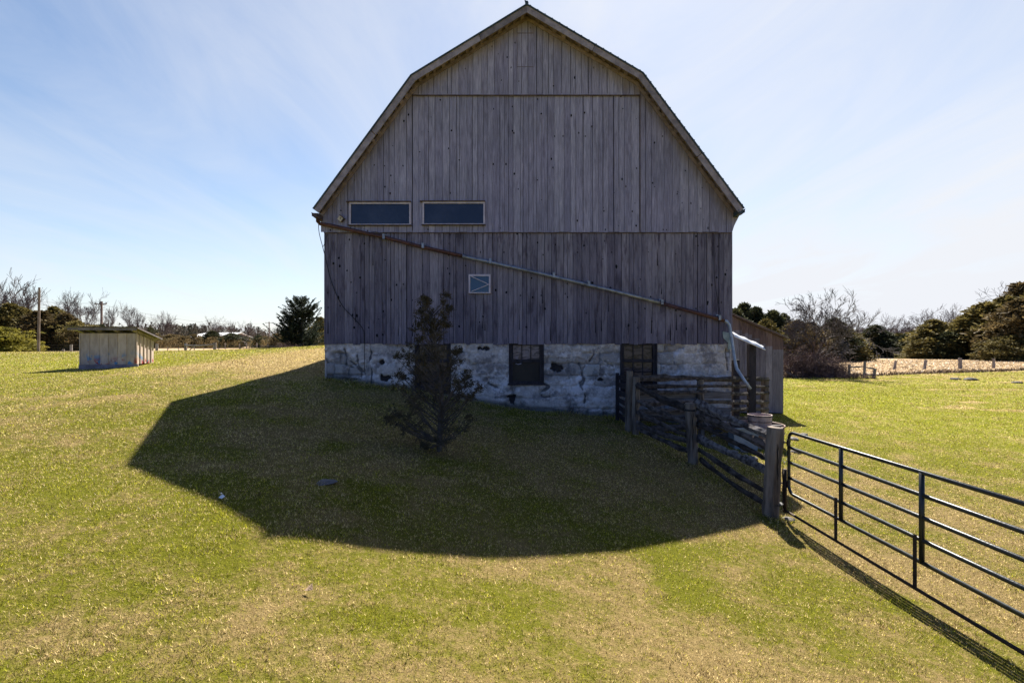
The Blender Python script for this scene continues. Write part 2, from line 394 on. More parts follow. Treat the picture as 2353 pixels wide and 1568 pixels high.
me = bpy.data.meshes.new('ground'); V = np.stack([GX, GY, GZ], -1).reshape(-1, 3).astype(np.float32)
me.vertices.add(len(V)); me.vertices.foreach_set('co', V.ravel())
me.loops.add(len(quads) * 4); me.loops.foreach_set('vertex_index', quads.astype(np.int32).ravel())
me.polygons.add(len(quads)); me.polygons.foreach_set('loop_start', np.arange(0, len(quads) * 4, 4, dtype=np.int32))
try: me.polygons.foreach_set('loop_total', np.full(len(quads), 4, dtype=np.int32))
except Exception: pass
me.update(calc_edges=True)
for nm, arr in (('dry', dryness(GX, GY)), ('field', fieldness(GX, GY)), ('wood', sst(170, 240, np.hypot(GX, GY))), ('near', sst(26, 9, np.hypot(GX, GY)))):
    me.attributes.new(nm, 'FLOAT', 'POINT').data.foreach_set('value', arr.astype(np.float32).ravel())
me.materials.append(mat_ground()); me.polygons.foreach_set('use_smooth', [True] * len(me.polygons))
ground = bpy.data.objects.new('ground', me); COL.objects.link(ground); tag(ground, kind='structure')

# water of the pond
n = NT('pond_water'); pm = n.bsdf((0.06, 0.075, 0.09), 0.16, normal=n.bump(n.noise(2.5, 4), 0.8, 0.12), spec=0.6)
mb = MB(); zp = h(73, 99) + 0.60
mb.add([(73 + 19*math.cos(t)*(1+.06*math.sin(3*t)), 99 + 8.4*math.sin(t)*(1+.08*math.cos(2*t)), zp) for t in np.linspace(0, 2*math.pi, 41)[:-1]], [list(range(40))])
tag(mb.build('pond', pm), kind='structure')
# gravel road beyond the left fence
n = NT('gravel'); rm = n.bsdf(n.mix(n.noise(4, 5), (0.30, 0.25, 0.21), (0.46, 0.39, 0.33)), 0.95, normal=n.bump(n.noise(30, 3), .5, .02))
rv, rf = [], []
xs = np.linspace(-120, 4, 90)
for x in xs:
    yc = 60 + 0.02 * (x + 40)
    for k in (-3.4, -1.7, 0, 1.7, 3.4): rv.append((x, yc + k, h(x, yc + k) + 0.03 - .012*abs(k)/1.7))
for i in range(len(xs) - 1):
    for k in range(4): a = i * 5 + k; rf.append([a, a + 5, a + 6, a + 1])
tag(new_mesh_obj('gravel_road', rv, rf, None, rm, smooth=True), kind='structure')

# ------------------------------------------------------------------ grass blades
def mat_grass(name, field=False):
    n = NT(name); dry = n.attr('dry'); t = n.attr('tone')
    m = n.math('ADD', dry, n.math('MULTIPLY', n.math('SUBTRACT', t, .5), 1.3))
    m = n.math('ADD', m, n.math('MULTIPLY', n.math('SUBTRACT', n.noise(7, 5, None, .65), .5), 2.0))
    br = n.math('FRACT', n.math('MULTIPLY', t, 7.13))
    green = n.mix(br, (0.060, 0.078, 0.004), (0.60, 0.59, 0.045)); straw = n.mix(br, (0.14, 0.08, 0.022), (1.0, 0.83, 0.43))
    c = n.mix(n.sstep(.36, .66, m), green, straw)
    c = n.mix(n.sstep(.40, .62, n.noise(22, 4, None, .65)), n.mix(1.0, c, (.40, .36, .33), 'MULTIPLY'), n.mix(1.0, c, (1.30, 1.27, 1.22), 'MULTIPLY'))
    if field: c = n.mix(br, (0.20, 0.14, 0.08), (0.50, 0.38, 0.23))
    return n.bsdf(c, 0.5, spec=0.3, trans=(0.42, c))
def blades(name, x, y, hgt, wid, m, label, cat, lean=0.9):
    k = len(x); z = H(x, y)
    th = RS.rand(k) * 2 * np.pi; ld = RS.rand(k) * 2 * np.pi; ln = RS.rand(k) ** .6 * lean * hgt
    hh = hgt * (0.35 + 0.65 * RS.rand(k)); ww = wid * (.6 + .8 * RS.rand(k)) / 2
    dx, dy = np.cos(th) * ww, np.sin(th) * ww
    P = np.zeros((k, 3, 3))
    P[:, 0] = np.stack([x - dx, y - dy, z - .006], -1); P[:, 1] = np.stack([x + dx, y + dy, z - .006], -1)
    P[:, 2] = np.stack([x + np.cos(ld) * ln, y + np.sin(ld) * ln, z + hh], -1)
    d = dryness(x, y)
    return tag(fast_mesh(name, P, 3, RS.rand(k), m, {'dry': np.repeat(d, 3)}), label, cat, kind='stuff')
bx, by, bh, bw = [], [], [], []
for (d0, d1, dens, hh, ww) in ((1.6, 4.5, 7000, .028, .0052), (4.5, 7, 5200, .030, .0066), (7, 10, 3200, .034, .0088), (10, 15, 1700, .038, .012), (15, 22, 800, .045, .018), (22, 34, 330, .055, .030), (34, 50, 110, .065, .05)):
    area = 1.18 * (d1**2 - d0**2) + 2*(d1-d0); k = int(area * dens)
    y = np.sqrt(RS.rand(k) * (d1**2 - d0**2) + d0**2); x = (RS.rand(k) * 2 - 1) * (1.18 * y + 1.0)
    # clumping: keep more where a fine noise is high
    keep = RS.rand(k) < (.30 + .9 * vn(x * 9, y * 9, 4)) * (.5 + .8 * vn(x*2.3, y*2.3, 8))
    ok = keep & ~((x > -5.62) & (x < 6.5) & (y > 14.2) & (y < 33)) & (fieldness(x, y) < .5)
    x, y = x[ok], y[ok]; tuft = 1 + .55 * (vn(x * 3.1, y * 3.1, 90) > .84)
    bx.append(x); by.append(y); bh.append(np.full(len(x), hh) * tuft); bw.append(np.full(len(x), ww))
# longer growth along the foot of the wall, round the fence posts and in scattered tufts
k = 5200; x = RS.uniform(-5.6, 6.4, k); bx.append(x); by.append(14.24 - np.abs(RS.randn(k)) * .10); bh.append(.06 + .20*vn(x*1.3, x*0, 14)); bw.append(np.full(k, .014))
for (px_, py_, rr_, k) in [(3.0, 12.35, .22, 260), (3.8, 10.35, .25, 300), (4.25, 7.75, .22, 500), (-1.38, 9.1, .3, 300), (4.6, 9.0, .9, 700), (3.9, 9.2, .5, 500), (4.1, 8.4, .4, 500), (6.3, 12.4, .7, 500)]:
    a = RS.rand(k)*6.283; q = RS.rand(k)**.5*rr_; bx.append(px_ + q*np.cos(a)); by.append(py_ + q*np.sin(a)); bh.append(np.full(k, .085)); bw.append(np.full(k, .010))
for i in range(420):
    d = 2.2 + 12 * RS.rand()**1.3; px_ = RS.uniform(-1.15, 1.15) * d; k = RS.randint(14, 40); rr_ = RS.uniform(.03, .09)
    if (px_ > -5.6 and d > 14.1): continue
    bx.append(px_ + RS.randn(k)*rr_); by.append(d + RS.randn(k)*rr_); bh.append(np.full(k, RS.uniform(.04, .065))); bw.append(np.full(k, .0035 + .0007*d))
bx, by, bh, bw = map(np.concatenate, (bx, by, bh, bw))
print('BLADES', len(bx))
blades('grass', bx, by, bh, bw, mat_grass('grass_blade'), 'short lawn grass, patchy green and straw coloured', 'grass')
# straw coloured tufts in the far field and rank growth along its edge
k = 26000; x = RS.uniform(14, 110, k); y = edge_line(x) + RS.rand(k)**1.3 * 52
ok = (np.hypot((x-73)/18, (y-99)/8) > 1.05) & ((y < 84) | (x < 55)); x, y = x[ok], y[ok]
blades('field_stubble', x, y, np.full(len(x), .22), np.full(len(x), .16), mat_grass('stubble', True), 'pale dry stubble of the far field beyond the wire fence', 'stubble', 1.6)
k = 5200; x = RS.uniform(12, 100, k); y = edge_line(x) + RS.randn(k) * .35
wd = mat_simple('dead_weeds', (0.05, .035, .022), (.16, .105, .065), 3, .9)
blades('dry_weeds', x, y, .22 + .35 * vn(x*.5, y*.5, 6), np.full(k, .07), wd, 'dark dead weeds along the foot of the far fence', 'weeds', .9)

# ================================================================== BARN
WY = 14.30; RY = 13.85; BY = 33.0           # wall plane, roof front, back
def wx(px, Y=WY): return (px - 1176) / F * Y
def wz(py, Y=WY): return -(py - 784) / F * Y
XL, XR = wx(746), wx(1680)
roof_px = [(718, 479), (943, 172), (1210, 9), (1478, 167), (1710, 478)]
RP = [Vector((wx(a, RY), wz(b, RY))) for a, b in roof_px]
def offset_poly(P, d):
    """offset an open (x,z) polyline downward/inward by d"""
    out = []
    for i, p in enumerate(P):
        ns_ = []
        for a, b in ((i - 1, i), (i, i + 1)):
            if a >= 0 and b < len(P):
                t = (P[b] - P[a]).normalized(); ns_.append(Vector((t.y, -t.x)))
        nrm = sum(ns_, Vector((0, 0))).normalized(); c = nrm.dot(ns_[0]); out.append(p + nrm * d / c)
    return out
def zon(P, x):
    for a, b in zip(P[:-1], P[1:]):
        if a.x <= x <= b.x: return a.y + (b.y - a.y) * (x - a.x) / (b.x - a.x)
    return P[0].y if x < P[0].x else P[-1].y
UND = offset_poly(RP, 0.07)                  # underside of the roof deck
xc = RP[2].x
tanp = (xc, UND[2].y, (UND[3].x - UND[1].x) / 2, (UND[1].y + UND[3].y) / 2, (UND[4].x - UND[0].x) / 2, (UND[0].y + UND[4].y) / 2)
M_up = mat_boards('weathered_boards_upper', ((0.220, 0.207, 0.275), (0.258, 0.244, 0.312), (0.305, 0.29, 0.36)), tan=tanp, stain=0.40)
M_lo = mat_boards('weathered_boards_lower', ((0.132, 0.119, 0.152), (0.168, 0.152, 0.186), (0.24, 0.22, 0.255)), stain=0.8, zdark=(0.3, 3.2, .45))
M_rake = mat_simple('rake_wood', (0.15, .125, .135), (0.27, .23, .24), 5, .85, stretch=(1, 1, 1), tone_amt=.5)
M_tan = mat_simple('unweathered_wood', (0.15, .11, .09), (0.26, .195, .165), 6, .85, tone_amt=.6)
M_metal = mat_simple('roof_steel', (0.035, .05, .052), (0.075, .10, .10), 3, .5, .4, bump=.1)
M_black = mat_simple('dark_gap', (0.004, .004, .005), (0.007, .007, .008), 3, 1.0, bump=0)
M_dkwood = mat_simple('dark_wood', (0.016, .013, .016), (0.040, .033, .037), 9, .8, stretch=(1, 1, .3))
M_trim = mat_simple('pale_trim', (0.40, .35, .40), (0.54, .48, .54), 7, .7)
M_trimb = mat_simple('brown_trim', (0.06, .04, .036), (0.13, .088, .075), 7, .8)

barn = thing('barn', (XL + 6, WY, h(0.3, WY)), 'tall grey weathered plank barn with gambrel roof on a whitewashed stone base', 'barn')
seam1, seam2, zb = wz(534), wz(221), wz(790)
xa, xb = wx(950), wx(1468)

def boards(mb, x0, x1, zlo, zhi, y, wmin=.13, wmax=.30, th=.022, gap=.013, ragged=.012, pre=None):
    x = x0; k = 0
    while x < x1 - .02:
        wdt = random.uniform(wmin, wmax)
        if random.random() < .15: wdt *= .6
        xe = min(x + wdt, x1)
        if x1 - xe < .07: xe = x1
        zl = (zlo(0.5 * (x + xe)) if callable(zlo) else zlo) + random.uniform(-ragged, ragged)
        a, b = x + gap * random.uniform(.2, .9), xe - gap * random.uniform(.1, .4)
        yy = y + random.uniform(-.006, .004); tilt = random.uniform(-.004, .004)
        za = zhi(a) if callable(zhi) else zhi; zb_ = zhi(b) if callable(zhi) else zhi
        tops = [(b + tilt, zb_)]
        if callable(zhi):
            for p in UND:
                if a < p.x < b: tops.append((p.x, zhi(p.x)))
        tops.append((a + tilt, za))
        if za > zl + .02 or zb_ > zl + .02:
            mb.prism([(a, zl), (b, zl)] + [(q[0], max(q[1], zl + .01)) for q in tops], yy - th, yy, random.random())
        x = xe + (random.uniform(.006, .018) if random.random() < .04 else 0)
topz = lambda x: zon(UND, x) - .01
mb = MB(); boards(mb, xa, xb, seam2, topz, WY - .055, .14, .27)
gb = mb.build('gable_boards', M_up, barn)
mb = MB()
boards(mb, wx(738), xa - .04, seam1, topz, WY - .03, .14, .26)
boards(mb, xa, xb, seam1, lambda x: seam2 + .05, WY - .028, .11, .22)
boards(mb, xb + .02, wx(1680), seam1, topz, WY - .03, .14, .27)
mb.box(wx(949), wx(962), WY - .062, WY - .035, seam1 - .01, wz(190), .75)      # long batten
mb.build('middle_boards', M_up, barn)
mb = MB(); boards(mb, XL, XR, zb, seam1 + .05, WY - .012, .11, .25, ragged=.025)
mb.build('lower_boards', M_lo, barn)
# little loft door drawn by battens in the peak
mb = MB()
lx0, lx1, lz0, lz1 = wx(1190), wx(1220), wz(157), wz(80)
mb.box(lx0 - .03, lx1 + .06, WY - .083, WY - .079, lz1 - .012, lz1 + .004, .1); mb.box(lx0 - .03, lx1 + .06, WY - .083, WY - .079, lz0 - .008, lz0 + .004, .1)
mb.box(lx0 - .035, lx0 - .022, WY - .083, WY - .079, lz0, lz1, .1)
mb.build('loft_door_joint', M_trimb, barn)
# nailing seams: the butt ends throw a real shadow line; rusty drip edge
mb = MB(); mb.box(xa - .02, xb + .01, WY - .10, WY - .078, seam2 - .035, seam2 - .006, .4)
mb.box(XL, XR, WY - .075, WY - .034, seam1 - .03, seam1 - .013, .3)
mb.box(xb + .005, xb + .022, WY - .07, WY - .055, seam1, topz(xb) - .1, .2)
mb.build('drip_board', M_trimb, barn)
# black sheet painting the interior dark behind the board gaps; the other three walls
mb = MB()
Q = offset_poly(RP, .085)
poly = [(XL + .02, zb + .02), (XR - .02, zb + .02), (XR - .02, Q[4].y + .05)] + [(p.x, p.y) for p in (Q[3], Q[2], Q[1])] + [(XL + .02, Q[0].y + .05)]
mb.prism(poly, WY + .004, WY + .06, .5); mb.build('dark_backing', M_black, barn)
for xs_, side in ((XL, 1), (XR, -1)):
    mb = MB(); y = WY + .01
    while y < BY:
        ye = min(y + random.uniform(.18, .32), BY); zt = Q[0].y + .2 if side > 0 else Q[4].y + .2
        mb.box(min(xs_, xs_ + side*.025), max(xs_, xs_ + side*.025), y + .004, ye - .004, zb, zt, random.random()); y = ye
    mb.build('side_boards', M_up, barn)
mb = MB(); boards(mb, XL, XR, zb, topz, BY, .2, .3); mb.build('rear_boards', M_up, barn)

# roof
def strip(mb, P, d0, d1, y0, y1, tone=None):
    A, B = offset_poly(P, d0), offset_poly(P, d1)
    for i in range(len(P) - 1): mb.prism([tuple(B[i]), tuple(B[i+1]), tuple(A[i+1]), tuple(A[i])], y0, y1, tone)
mb = MB(); strip(mb, RP, 0.0, .035, RY - .03, BY + .45)
# standing ribs of the steel sheets, seen only at the edge, and the serrated hem over the right slope
for (i, j) in ((0, 1), (1, 2), (2, 3), (3, 4)):
    a, b = RP[i], RP[j]; L_ = (b - a).length; t_ = (b - a).normalized(); nn = Vector((-t_.y, t_.x))
    k = int(L_ / .23)
    for q in range(k):
        p = a + t_ * (q + .5) * L_ / k; hgt = .006 if i < 2 else .02
        mb.prism([tuple(p - t_*.03), tuple(p + t_*.03), tuple(p + t_*.012 + nn*hgt), tuple(p - t_*.012 + nn*hgt)], RY - .02, BY + .4, .6)
roof = mb.build('roof', M_metal, barn)
mb = MB(); mb.tube([(xc, RY - .02, RP[2].y + .03), (xc, BY + .4, RP[2].y + .03)], .05, 6, .5); mb.tube([(xc - .02, RY + .03, RP[2].y), (xc - .05, RY + .03, RP[2].y + .13)], .018, 5, .1)
mb.build('ridge_cap', M_metal, roof)
for i in range(4):
    mb = MB(); A, B = offset_poly(RP, .037), offset_poly(RP, .205)
    # two lengths per slope with a visible joint
    for (s0, s1) in ((0, .585), (.59, 1)):
        lp = lambda P, s: P[i].lerp(P[i+1], s)
        mb.prism([tuple(lp(B, s0)), tuple(lp(B, s1)), tuple(lp(A, s1)), tuple(lp(A, s0))], RY, RY + .028, random.random())
    mb.build('rake_board', M_rake, roof)
mb = MB(); strip(mb, RP, .038, .065, RY + .03, WY + .05, .6); mb.build('soffit', M_tan, roof)
mb = MB()
A, B0 = offset_poly(RP, .066), offset_poly(RP, .17)
for i in range(4):
    mb = MB(); L_ = (RP[i+1] - RP[i]).length; k = int(L_ / .27)
    for q in range(k):
        s = (q + .5 + random.uniform(-.18, .18)) / k; ds = random.uniform(.04, .07) / L_
        B2 = A[i].lerp(A[i+1], 0); B = [A[j].lerp(B0[j], .55) for j in range(5)]; mb.prism([tuple(B[i].lerp(B[i+1], s - ds)), tuple(B[i].lerp(B[i+1], s + ds)), tuple(A[i].lerp(A[i+1], s + ds)), tuple(A[i].lerp(A[i+1], s - ds))], RY + .032, WY - .085, random.random())
    o_ = mb.build('lookouts', M_tan, roof)
mb = MB(); strip(mb, RP, .10, .20, WY - .112, WY - .085, None); mb.build('frieze_board', M_tan, roof)
# gutters along both eaves, end on to the camera
for (px, py, sgn) in ((724, 494, -1), (1703, 486, 1)):
    mb = MB(); gx_, gz_ = wx(px, RY), wz(py, RY)
    sec = [(gx_ + sgn*.10, gz_ + .07), (gx_ + sgn*.09, gz_ - .02), (gx_ + sgn*.02, gz_ - .07), (gx_ - sgn*.06, gz_ - .06), (gx_ - sgn*.08, gz_ + .06)]
    for a, b in zip(sec[:-1], sec[1:]): mb.bar((a[0], RY - .02, a[1]), (a[0], BY + .3, a[1]), .012, .012, tone=.4); \
        mb.add([(a[0], RY - .02, a[1]), (b[0], RY - .02, b[1]), (b[0], BY + .3, b[1]), (a[0], BY + .3, a[1])], [[0, 1, 2, 3]], .5)
    mb.prism([(sec[i][0], sec[i][1]) for i in (range(5) if sgn < 0 else range(4, -1, -1))], RY + .02, RY + .03, .4)
    mb.build('gutter', M_trimb if sgn < 0 else M_metal, roof)
mb = MB()     # boxed eave return board at the right and the left corner board
mb.prism([(wx(1679), wz(536)), (wx(1684), wz(520)), (wx(1698), wz(492)), (wx(1698), wz(478)), (wx(1676), wz(478))], WY - .07, WY - .04, .7)
mb.build('eave_return', M_up, barn); mb = MB()
mb.prism([(wx(746), wz(537)), (wx(754), wz(534)), (wx(754), wz(480)), (wx(733), wz(492))][::1], WY - .06, WY - .035, .6)
mb.build('eave_return', M_up, barn)
# corner boards
mb = MB(); mb.box(XL - .005, XL + .03, WY - .04, WY + .12, zb, seam1 - .03, .5); mb.build('corner_board', M_lo, barn); mb = MB(); mb.box(XR - .03, XR + .012, WY - .04, WY + .12, zb, seam1 - .03, .8)
mb.build('corner_board', M_lo, barn)

# upper windows (dark glass in pale frames)
n = NT('dark_glass'); M_glass = n.bsdf(n.mix(n.sstep(.35, .7, n.noise(1.1, 5, None, .7)), (0.014, 0.016, 0.028), (0.030, 0.033, 0.052)), 0.12, normal=n.bump(n.noise(.8, 3), .12, .05), spec=.42)
def win(px0, py0, px1, py1, fr, drip=True, label=None):
    x0, x1, z1, z0 = wx(px0), wx(px1), wz(py0), wz(py1); y = WY - .06
    mb = MB()
    mb.box(x0, x0 + fr, y - .055, y + .04, z0, z1, .3); mb.box(x1 - fr, x1, y - .055, y + .04, z0, z1, .6)
    mb.box(x0 + fr, x1 - fr, y - .055, y + .04, z1 - fr*1.15, z1, .5); mb.box(x0 + fr, x1 - fr, y - .053, y + .04, z0, z0 + fr*.55, .4)
    f = mb.build('window_frame', M_trim, barn)
    mb = MB(); mb.box(x0 + fr, x1 - fr, y - .022, y - .012, z0 + fr*.55, z1 - fr*1.15); mb.build('pane', M_glass, f)
    if drip:
        mb = MB(); mb.box(x0 - .08, x1 + .01, y - .09, y + .02, z1 + .002, z1 + .032, .8); mb.box(x0 - .03, x1 + .02, y - .08, y + .02, z0 - .028, z0 - .002, .1)
        mb.build('window_sill', M_trimb, f)
    return f, x0, x1, z0, z1, y
win(805, 467, 945, 518, .042); win(972, 466, 1114, 517, .042)
n = NT('blue_glass'); M_glassb = n.bsdf((0.022, 0.045, 0.085), 0.08, spec=.5)
f_, x0, x1, z0, z1, y = win(1077, 631, 1127, 674, .048, False)
f_.children[0].data.materials[0] = M_glassb
mb = MB(); xm = x1 - .05; zm = wz(654)
mb.bar((x0 + .08, y - .045, z1 - .06), (xm, y - .045, zm), .018, .028, (0, 1, 0)); mb.bar((xm, y - .042, zm), (x0 + .08, y - .042, z0 + .05), .018, .028, (0, 1, 0))
mb.build('glazing_brace', M_trim, f_)

# stone base, real relief on a fine grid, openings cut out
zbase = -3.5
bw_px = [(955, 789, 1033, 905), (1171, 789, 1247, 880), (1427, 789, 1507, 905)]
OPN = [(wx(a), wx(c), wz(d), wz(b) + .02) for a, b, c, d in bw_px]
step = .026
xs = np.arange(XL, XR + step, step); xs[-1] = XR; zs = np.arange(zbase, wz(790) + step, step); zs[-1] = wz(790) + .015
SX, SZ = np.meshgrid(xs, zs)
wobx = .16 * (fbm(SX*2.2, SZ*2.2, 40) - .5); wobz = .12 * (fbm(SX*2.2, SZ*2.2, 44) - .5)
# rubble courses: irregular stones
row = (SZ + wobz*1.6) / .33; ri = np.floor(row); off = _h(ri, ri*0, 3) * 5
cw = .42 + .4 * _h(ri, ri*0 + 2, 9); colp = (SX + wobx*1.6) / cw + off; ci = np.floor(colp)
fx = np.minimum(colp - ci, 1 - (colp - ci)) * cw; fz = np.minimum(row - ri, 1 - (row - ri)) * .33
joint = sst(.05, .0, np.minimum(fx, fz)); stone_id = _h(ci, ri, 12)
bare = sst(.50, .60, fbm(SX*.9 + 3, SZ*1.3, 60, 4))            # where the parging has come off
lime = .75*sst(.40, .66, fbm(SX*1.9, SZ*2.4, 71, 6)) * (0.55 + .45*sst(-.7, -1.5, SZ)) + .45*sst(.48, .66, fbm(SX*6, SZ*7, 75, 5)) + .25*joint*sst(1.5, 3.5, SX)
lime = lime * (1 - .55*sst(.45, .75, fbm(SX*3.3, SZ*3.9, 171, 5)))
foot_dark = sst(.35, .0, SZ - H(SX, np.full_like(SX, WY - .25)))     # darker band along the foot of the wall
dk = sst(.60, .68, fbm(SX*3.1 + 9, SZ*3.6, 81, 4)) * .7
def seg_d(px0, py0, px1, py1):
    ax, az, bx_, bz_ = wx(px0), wz(py0), wx(px1), wz(py1); dx, dz = bx_-ax, bz_-az
    t = np.clip(((SX-ax)*dx + (SZ-az)*dz) / (dx*dx + dz*dz), 0, 1); return np.hypot(SX-ax-t*dx, SZ-az-t*dz)
wj = .10 * (fbm(SX*6, SZ*6, 99, 4) - .5)
crack = np.zeros_like(SX)
CR = [[(790,800),(798,825),(815,838),(829,855),(828,870),(800,872),(785,868)], [(798,812),(793,838),(815,845)], [(850,792),(852,812),(846,832),(853,850),(852,880)], [(820,812),(822,840),(838,858)],
      [(1247,880),(1262,888),(1240,902),(1246,912),(1262,910)], [(1330,835),(1335,850),(1341,875),(1338,893),(1345,910),(1342,925)], [(1355,828),(1364,815),(1362,800)], [(1342,870),(1332,878),(1336,890)],
      [(1010,905),(1080,912)], [(820,880),(805,885),(815,892)], [(1668,800),(1672,850)], [(1120,880),(1150,895)], [(1390,830),(1410,842)]]
for pl in CR:
    for a, b in zip(pl[:-1], pl[1:]): crack = np.maximum(crack, sst(.050, .008, seg_d(*a, *b) + wj*1.1) * .68)
holes = np.zeros_like(SX)
for (cx, cy, rx, ry) in ((1112,800,10,6),(1276,845,12,9),(877,833,6,6),(890,868,17,7),(1177,916,8,10),(1380,872,5,3),(935,905,6,8)):
    dd = np.hypot((SX - wx(cx)) / (rx*WY/F), (SZ - wz(cy)) / (ry*WY/F)) + 2.6*(fbm(SX*8, SZ*8, 31, 4) - .5)
    holes = np.maximum(holes, sst(1.15, .85, dd))
relief = .045*bare*(-1) - .045*joint*(.45 + .55*bare) + .035*stone_id*(.3 + .7*bare) + .035*(fbm(SX*3, SZ*3, 5, 5) - .5) + .012*(fbm(SX*14, SZ*14, 6, 3) - .5) - .06*crack - .10*holes
SY = WY - relief + .0
keep = np.ones(((len(zs)-1), (len(xs)-1)), bool)
cxm = (SX[:-1, :-1] + SX[1:, 1:]) / 2; czm = (SZ[:-1, :-1] + SZ[1:, 1:]) / 2
for (a, b, c, d) in OPN: keep &= ~((cxm > a) & (cxm < b) & (czm > c) & (czm < d))
ix = np.arange(SX.size).reshape(SX.shape)
q = np.stack([ix[:-1, :-1], ix[:-1, 1:], ix[1:, 1:], ix[1:, :-1]], -1)[keep].reshape(-1, 4)
n = NT('lime_washed_rubble')
a_l, a_b, a_k, a_s, a_d = n.attr('lime'), n.attr('bare'), n.attr('crack'), n.attr('stone'), n.attr('foot_dark')
fn = n.noise(9, 6, rough=.7); f2 = n.noise(35, 4, rough=.7); f3 = n.noise(2.2, 5, rough=.65)
parge = n.mix(n.sstep(.3, .7, fn), (0.34, .30, .285), (0.62, .56, .53))
st = n.ramp(a_s, [(0, (.17, .15, .14)), (.4, (.28, .245, .22)), (.7, (.20, .195, .20)), (1, (.36, .33, .295))])
c = n.mix(n.math('MULTIPLY', a_b, .8), parge, n.mix(f2, st, n.mix(1.0, st, (1.5, 1.5, 1.5), 'MULTIPLY')))
li = n.math('ADD', a_l, n.math('MULTIPLY', n.math('SUBTRACT', n.noise(16, 6, None, .75), .5), 1.7)); c = n.mix(n.math('MULTIPLY', n.sstep(.25, .95, li), .85), c, n.mix(f2, (.62, .57, .58), (.88, .84, .84)))
c = n.mix(n.math('MULTIPLY', n.sstep(.53, .62, f3), .6), c, (.11, .10, .11))
c = n.mix(n.math('MULTIPLY', n.sstep(.2, .8, n.math('ADD', a_d, n.math('SUBTRACT', fn, .5))), .75), c, (.045, .048, .042))
c = n.mix(n.math('MULTIPLY', n.sstep(.25, .8, a_k), n.math('ADD', .66, n.math('MULTIPLY', a_k, .34))), c, (.040, .038, .042))
M_stone = n.bsdf(c, .92, normal=n.bump(n.math('ADD', fn, n.math('MULTIPLY', f2, .4)), .9, .06), spec=.1)
stone = new_mesh_obj('stone_base', np.stack([SX, SY, SZ], -1).reshape(-1, 3), q.tolist(), None, M_stone, barn, True,
    {'lime': lime.ravel(), 'bare': bare.ravel(), 'crack': np.maximum(crack, np.maximum(holes, joint*bare*.55)).ravel(), 'stone': stone_id.ravel(), 'foot_dark': foot_dark.ravel()})
mb = MB(); mb.box(XL, XL + .5, WY + .1, BY, zbase, zb, .5); mb.box(XR - .5, XR, WY + .1, BY, zbase, zb, .5); mb.box(XL, XR, BY - .5, BY, zbase + .01, zb - .01, .5)
mb.build('side_stone_base', M_stone, barn)
mb = MB(); mb.box(XL, XR, WY + .45, WY + .5, zbase, zb, .5); mb.build('cellar_dark', M_black, barn)
mb = MB(); mb.box(XL, XL + .04, WY - .0, WY + .12, zbase, zb, .5); mb.build('stone_corner', M_stone, barn); mb = MB(); mb.box(XR - .04, XR, WY, WY + .12, zbase, zb, .5); mb.build('stone_corner', M_stone, barn)

def pane_mat(name, c1, c2, rough=.15):
    n = NT(name); f = n.noise(3.0, 5, n.map((1, 1, 3.2)), .7, 1.2)
    return n.bsdf(n.mix(n.sstep(.42, .58, f), c1, c2), rough, spec=.22)
M_pane1 = pane_mat('mottled_pane_pale', (.075, .062, .080), (.20, .17, .20)); M_pane2 = pane_mat('mottled_pane_dark', (.022, .018, .022), (.085, .065, .070))  # panes mottled in two tones, the first material paler
M_brownb = mat_simple('brown_hardboard', (.018, .014, .011), (.035, .026, .018), 2, .6)
for wi, (a, b, c, d) in enumerate(OPN):
    y = WY + .05
    mb = MB(); fw = .085
    for (p, q_, r_, s_) in ((a, a + fw, c, d), (b - fw, b, c, d), (a + fw, b - fw, d - fw*.8, d), (a + fw, b - fw, c, c + fw*.7)): mb.box(p, q_, y - .03, y + .10, r_, s_)
    zt = d - .52 if wi == 1 else d - .47
    zt = d - .50
    mb.box(a + fw, b - fw, y - .02, y + .1, zt - .07, zt + .02)
    # stone reveal: boards lining the opening out to the wall face
    mb.box(a - .03, a, WY - .03, y + .15, c, d); mb.box(b, b + .03, WY - .03, y + .15, c, d)
    fr = mb.build('basement_window', M_dkwood, barn)
    if wi: mb = MB(); mb.box(a - .06, b + .06, WY - .06, y + .1, c - .05, c - .003); mb.build('window_sill', M_dkwood, fr)
    pw = (b - a - 2 * fw); mb = MB(); mm = MB()
    for k in range(3): mb.box(a + fw + pw * k / 3 + .012, a + fw + pw * (k + 1) / 3 - .012, y + .04, y + .05, zt + .02, d - fw * .8, random.random())
    for k in (1, 2): mm = MB(); mm.box(a + fw + pw * k / 3 - .014, a + fw + pw * k / 3 + .014, y + .015, y + .055, zt + .02, d - fw*.8); mm.build('glazing_bar', M_dkwood, fr)
    mb.build('pane', M_pane1 if wi == 1 else M_pane2, fr)
    mb = MB()
    if wi == 1:
        mb.box(a + fw, b - fw, y + .03, y + .04, c + fw * .7, zt - .07, .4); mb.build('window_board', M_brownb, fr)
        mb = MB(); mb.tube([(a + .17, y + .025, zt - .115), (a + .25, y + .02, zt - .135), (a + .34, y + .025, zt - .11)], .009, 5); mb.build('broken_glass', M_trim, fr)
    else:
        for i in range(3):
            for k in range(3):
                z0_, z1_ = c + fw*.7, zt - .07; hh = (z1_ - z0_) / 3
                mb.box(a + fw + pw * i / 3 + .012, a + fw + pw * (i + 1) / 3 - .012, y + .04, y + .05, z0_ + hh * k + .01, z0_ + hh * (k + 1) - .01, random.random())
        mb.build('pane', M_pane2, fr)
        for k in (1, 2):
            mm = MB(); mm.box(a + fw + pw * k / 3 - .014, a + fw + pw * k / 3 + .014, y + .015, y + .055, c + fw*.7, zt - .07); mm.build('glazing_bar', M_dkwood, fr)

